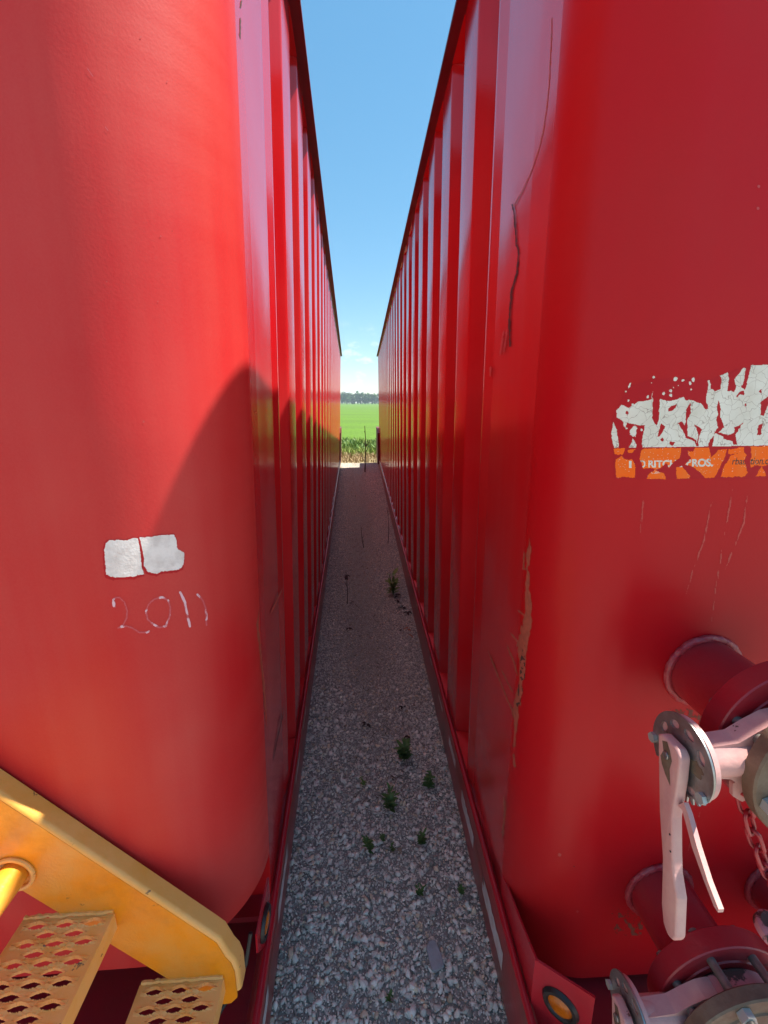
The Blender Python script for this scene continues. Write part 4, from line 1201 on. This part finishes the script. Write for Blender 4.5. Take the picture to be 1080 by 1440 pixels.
weed(648, 1262, 0.030, 18, 'small weed close to the right beam\'s tape')
weed(549, 1412, 0.030, 14, 'nearest tiny weed, at the bottom of the picture')
weed(511, 1108, 0.035, 16, 'pale yellowish weed on the left', 'weed_pale')
weed(553, 838, 0.16, 24, 'green weed with upright leaves beside black curled leaves', 'weed_pale')
weed(500, 700, 0.03, 26, 'dark flat patch of weed far down the aisle', spread=3)

g = G()
for i in range(420):
    y = 1.7 + 7.5 * random.random() ** 1.4; x = 0.06 + random.gauss(0, 0.13) + 0.02 * y * 0
    a = random.random() * 6.28; L_ = random.uniform(0.008, 0.035); w_ = random.uniform(0.0008, 0.004)
    d = Vector((math.cos(a), math.sin(a), random.uniform(-.15, .25))); sd = Vector((-d.y, d.x, 0))
    p = Vector((x, y, 0.012 + 0.006 * random.random()))
    g.add([tuple(p - d * L_ / 2 - sd * w_), tuple(p + d * L_ / 2 - sd * w_ * .5), tuple(p + d * L_ / 2 + sd * w_ * .5), tuple(p - d * L_ / 2 + sd * w_ + Vector((0, 0, .002)))], [(0, 1, 2, 3)])
M['litter'] = mat('dry_plant_litter', (0.06, 0.035, 0.022), 0.85, color2=(0.15, 0.11, 0.06), var_scale=9)
g.build('plant_litter', M['litter'], None, kind='stuff', label='bits of dead stem and leaf scattered down the middle of the gravel', cat='litter')

def stalk(px, py, h, lean, label, r0=0.004, twigs=3, buds=0):
    x, y = gpt(px, py)
    r = empty('dead_stalk', (x, y, 0.0), label=label, cat='dead stalk', group='dead plant stalks standing in the gravel')
    g = G(); pts = []; n = 9
    for i in range(n + 1):
        t_ = i / n
        pts.append((lean[0] * t_ + 0.012 * h * math.sin(5 * t_ + px), lean[1] * t_, h * t_))
    g.tube(pts, r0, 6, True, [r0 * (1 - 0.6 * i / n) for i in range(n + 1)])
    g.build('stem', M['stem_brown'], r, True)
    for i in range(twigs):
        j = random.randint(2, n - 1); p = Vector(pts[j]); a = random.random() * 6.28
        g = G().tube([tuple(p), tuple(p + Vector((math.cos(a) * .05, math.sin(a) * .05, .06)) * h), tuple(p + Vector((math.cos(a) * .08, math.sin(a) * .08, .14)) * h)], r0 * .45, 5)
        g.build('twig', M['stem_brown'], r, True)
    for i in range(buds):
        p = Vector(pts[random.randint(3, n)]); g = G()
        for q in range(7):
            a = random.random() * 6.28; leaf(g, p, (math.cos(a), math.sin(a), random.uniform(-.6, .5)), 0.045, 0.012, .8)
        g.build('dead_leaf', M['dead_leaf'], r, False)
    return r
stalk(514, 664, 1.36, (0.0, 0.0), 'tallest dead stalk, standing alone at the field end of the aisle', 0.022, 5, 3)
stalk(489, 850, 0.34, (-0.01, 0.02), 'thin dead stalk near the left beam', 0.004, 2, 1)
stalk(511, 770, 0.30, (-0.03, 0.0), 'short thin stalk in mid-aisle', 0.005, 2, 0)
stalk(546, 765, 0.50, (0.0, 0.0), 'thin straight stalk close to the right beam', 0.006, 1, 0)
stalk(567, 1022, 0.05, (-0.0, 0.03), 'stub of stalk with a dark seed head', 0.0018, 1, 0)

def leaves(pts, m, size, grp=None):
    for px, py, label in pts:
        x, y = gpt(px, py); g = G()
        for q in range(3):
            a = random.random() * 6.28
            leaf(g, (0, 0, 0.004 * q), (math.cos(a), math.sin(a), random.uniform(.0, .35)), size * random.uniform(.6, 1), size * random.uniform(.16, .3), .9)
        o = g.build('fallen_leaf', M[m], None, False, label=label, cat='leaf', group=grp)
        o.location = (x, y, 0.018)
leaves([(560, 840, 'black curled leaf touching the upright-leaved weed, farthest of its row'), (562, 848, 'black curled leaf second from the upright-leaved weed'), (566, 857, 'black curled leaf in the middle of the black row'),
        (573, 863, 'black curled leaf at the near end of the black row, by the right beam')], 'dead_leaf', 0.06, 'black curled leaves near the right beam')
leaves([(573, 887, 'larger orange-brown leaf against the right beam'), (578, 897, 'smaller orange leaf, nearer than the other orange one')], 'orange_leaf', 0.045, 'orange leaves against the right beam')
leaves([(562, 890, 'dark brown leaf just left of the orange leaves'), (567, 998, 'small black seed head alone on the gravel'), (515, 1022, 'black curled leaf left of the small seed head'),
        (575, 1040, 'reddish brown dead leaf right above the tallest weed'), (491, 886, 'dark dead leaf near the left beam'), (496, 850, 'crumpled dead leaf at the foot of the thin stalk')], 'dead_leaf', 0.04)

# ------------------------------------------------------------------ vegetation beyond the tanks
M['blade_green'] = mat('tall_grass', (0.15, 0.25, 0.03), 0.7, color2=(0.27, 0.33, 0.06), var_scale=2.5)
M['blade_dark'] = mat('broad_weed', (0.07, 0.16, 0.026), 0.6, color2=(0.15, 0.24, 0.04), var_scale=2.5)
M['blade_dry'] = mat('straw', (0.34, 0.25, 0.13), 0.85, color2=(0.26, 0.18, 0.09), var_scale=2.5)
def blades(name, n, x0, x1, y0, y1, h0, h1, w, m, label, cat, lean=0.35, zf=field_z):
    x = rng.uniform(x0, x1, n); y = rng.uniform(y0, y1, n)
    h = rng.uniform(h0, h1, n) * (0.6 + 0.8 * fbm(x * 0.9, y * 0.9)); a = rng.random(n) * 2 * np.pi
    z = np.array([zf(q) for q in y])
    lx, ly = rng.normal(0, lean, n) * h, rng.normal(0, lean, n) * h
    dx, dy = np.cos(a) * w, np.sin(a) * w
    base = np.stack([x, y, z], 1)
    P = np.stack([base + np.stack([-dx, -dy, 0 * dx], 1), base + np.stack([dx, dy, 0 * dx], 1),
                  base + np.stack([lx * .4 + dx * 1.2, ly * .4 + dy * 1.2, h * .6], 1), base + np.stack([lx * .4 - dx * 1.2, ly * .4 - dy * 1.2, h * .6], 1),
                  base + np.stack([lx, ly, h], 1)], 1)
    k = (np.arange(n) * 5)[:, None]
    quads = (k + np.array([[0, 1, 2, 3]])).tolist(); tris = (k + np.array([[3, 2, 4]])).tolist()
    me = bpy.data.meshes.new(name); me.from_pydata(P.reshape(-1, 3).tolist(), [], quads + tris)
    me.materials.append(M[m])
    return link(bpy.data.objects.new(name, me), kind='stuff', label=label, cat=cat)
blades('dry_grass', 8000, -5, 5.5, 14.8, 18.6, 0.08, 0.24, 0.010, 'blade_dry', 'strip of dry straw-coloured grass at the gravel\'s far edge', 'dry grass', 0.6)
blades('tall_grass', 11000, -5, 5.5, 17.0, 22, 0.16, 0.44, 0.012, 'blade_green', 'tall bright green grass behind the dry strip', 'grass', 0.3)
blades('broad_weeds', 5000, -5, 5.5, 18.0, 22, 0.14, 0.42, 0.035, 'blade_dark', 'broad-leaved weeds among the tall grass', 'weeds', 0.5)

# far wood: crowns with trunks, reads as one mass
M['far_leaf'] = mat('far_foliage', (0.035, 0.095, 0.025), 0.8, color2=(0.075, 0.16, 0.035), var_scale=0.25)
V = []; Fc = []
YT = 480.0
for i in range(150):
    x = -150 + 300 * (i + rng.uniform(-.4, .4)) / 150; y = YT + rng.uniform(0, 26)
    h = 10.2 + 3.0 * vnoise(np.array([x * 0.06]), np.array([1.0]))[0] + rng.uniform(-1.0, 1.2)
    zb = field_z(y); r = rng.uniform(2.2, 3.6)
    n = 130
    d = rng.normal(size=(n, 3)); d /= np.linalg.norm(d, axis=1)[:, None]
    rad = rng.uniform(0.55, 1.08, n)[:, None]
    c = np.array([x, y, zb + h * 0.56]) + d * rad * np.array([r, r, h * 0.46])
    for q in c:
        s_ = rng.uniform(0.35, 0.8); u = rng.normal(size=3) * s_; w = rng.normal(size=3) * s_
        k = len(V); V += [tuple(q - u), tuple(q + w), tuple(q + u), tuple(q - w)]; Fc.append((k, k + 1, k + 2, k + 3))
    k = len(V); V += [(x - .3, y, zb - .3), (x + .3, y, zb - .3), (x + .2, y, zb + h * .6), (x - .2, y, zb + h * .6)]; Fc.append((k, k + 1, k + 2, k + 3))
mesh_obj('far_wood', V, Fc, M['far_leaf'], None, False, kind='stuff', label='low dark line of trees beyond the field', cat='wood')

# air between here and the wood
hz = bpy.data.materials.new('haze'); hz.use_nodes = True
nn_ = hz.node_tree.nodes; nn_.clear()
ho = nn_.new('ShaderNodeOutputMaterial'); hv = nn_.new('ShaderNodeVolumePrincipled')
hv.inputs['Color'].default_value = (0.75, 0.86, 1.0, 1); hv.inputs['Density'].default_value = 0.00045; hv.inputs['Anisotropy'].default_value = 0.0
hz.node_tree.links.new(hv.outputs['Volume'], ho.inputs['Volume'])
G().box((-1000, -950, -1.2), (1000, 1700, 20)).build('haze', hz, None, kind='stuff')
print('objects', len(bpy.data.objects))
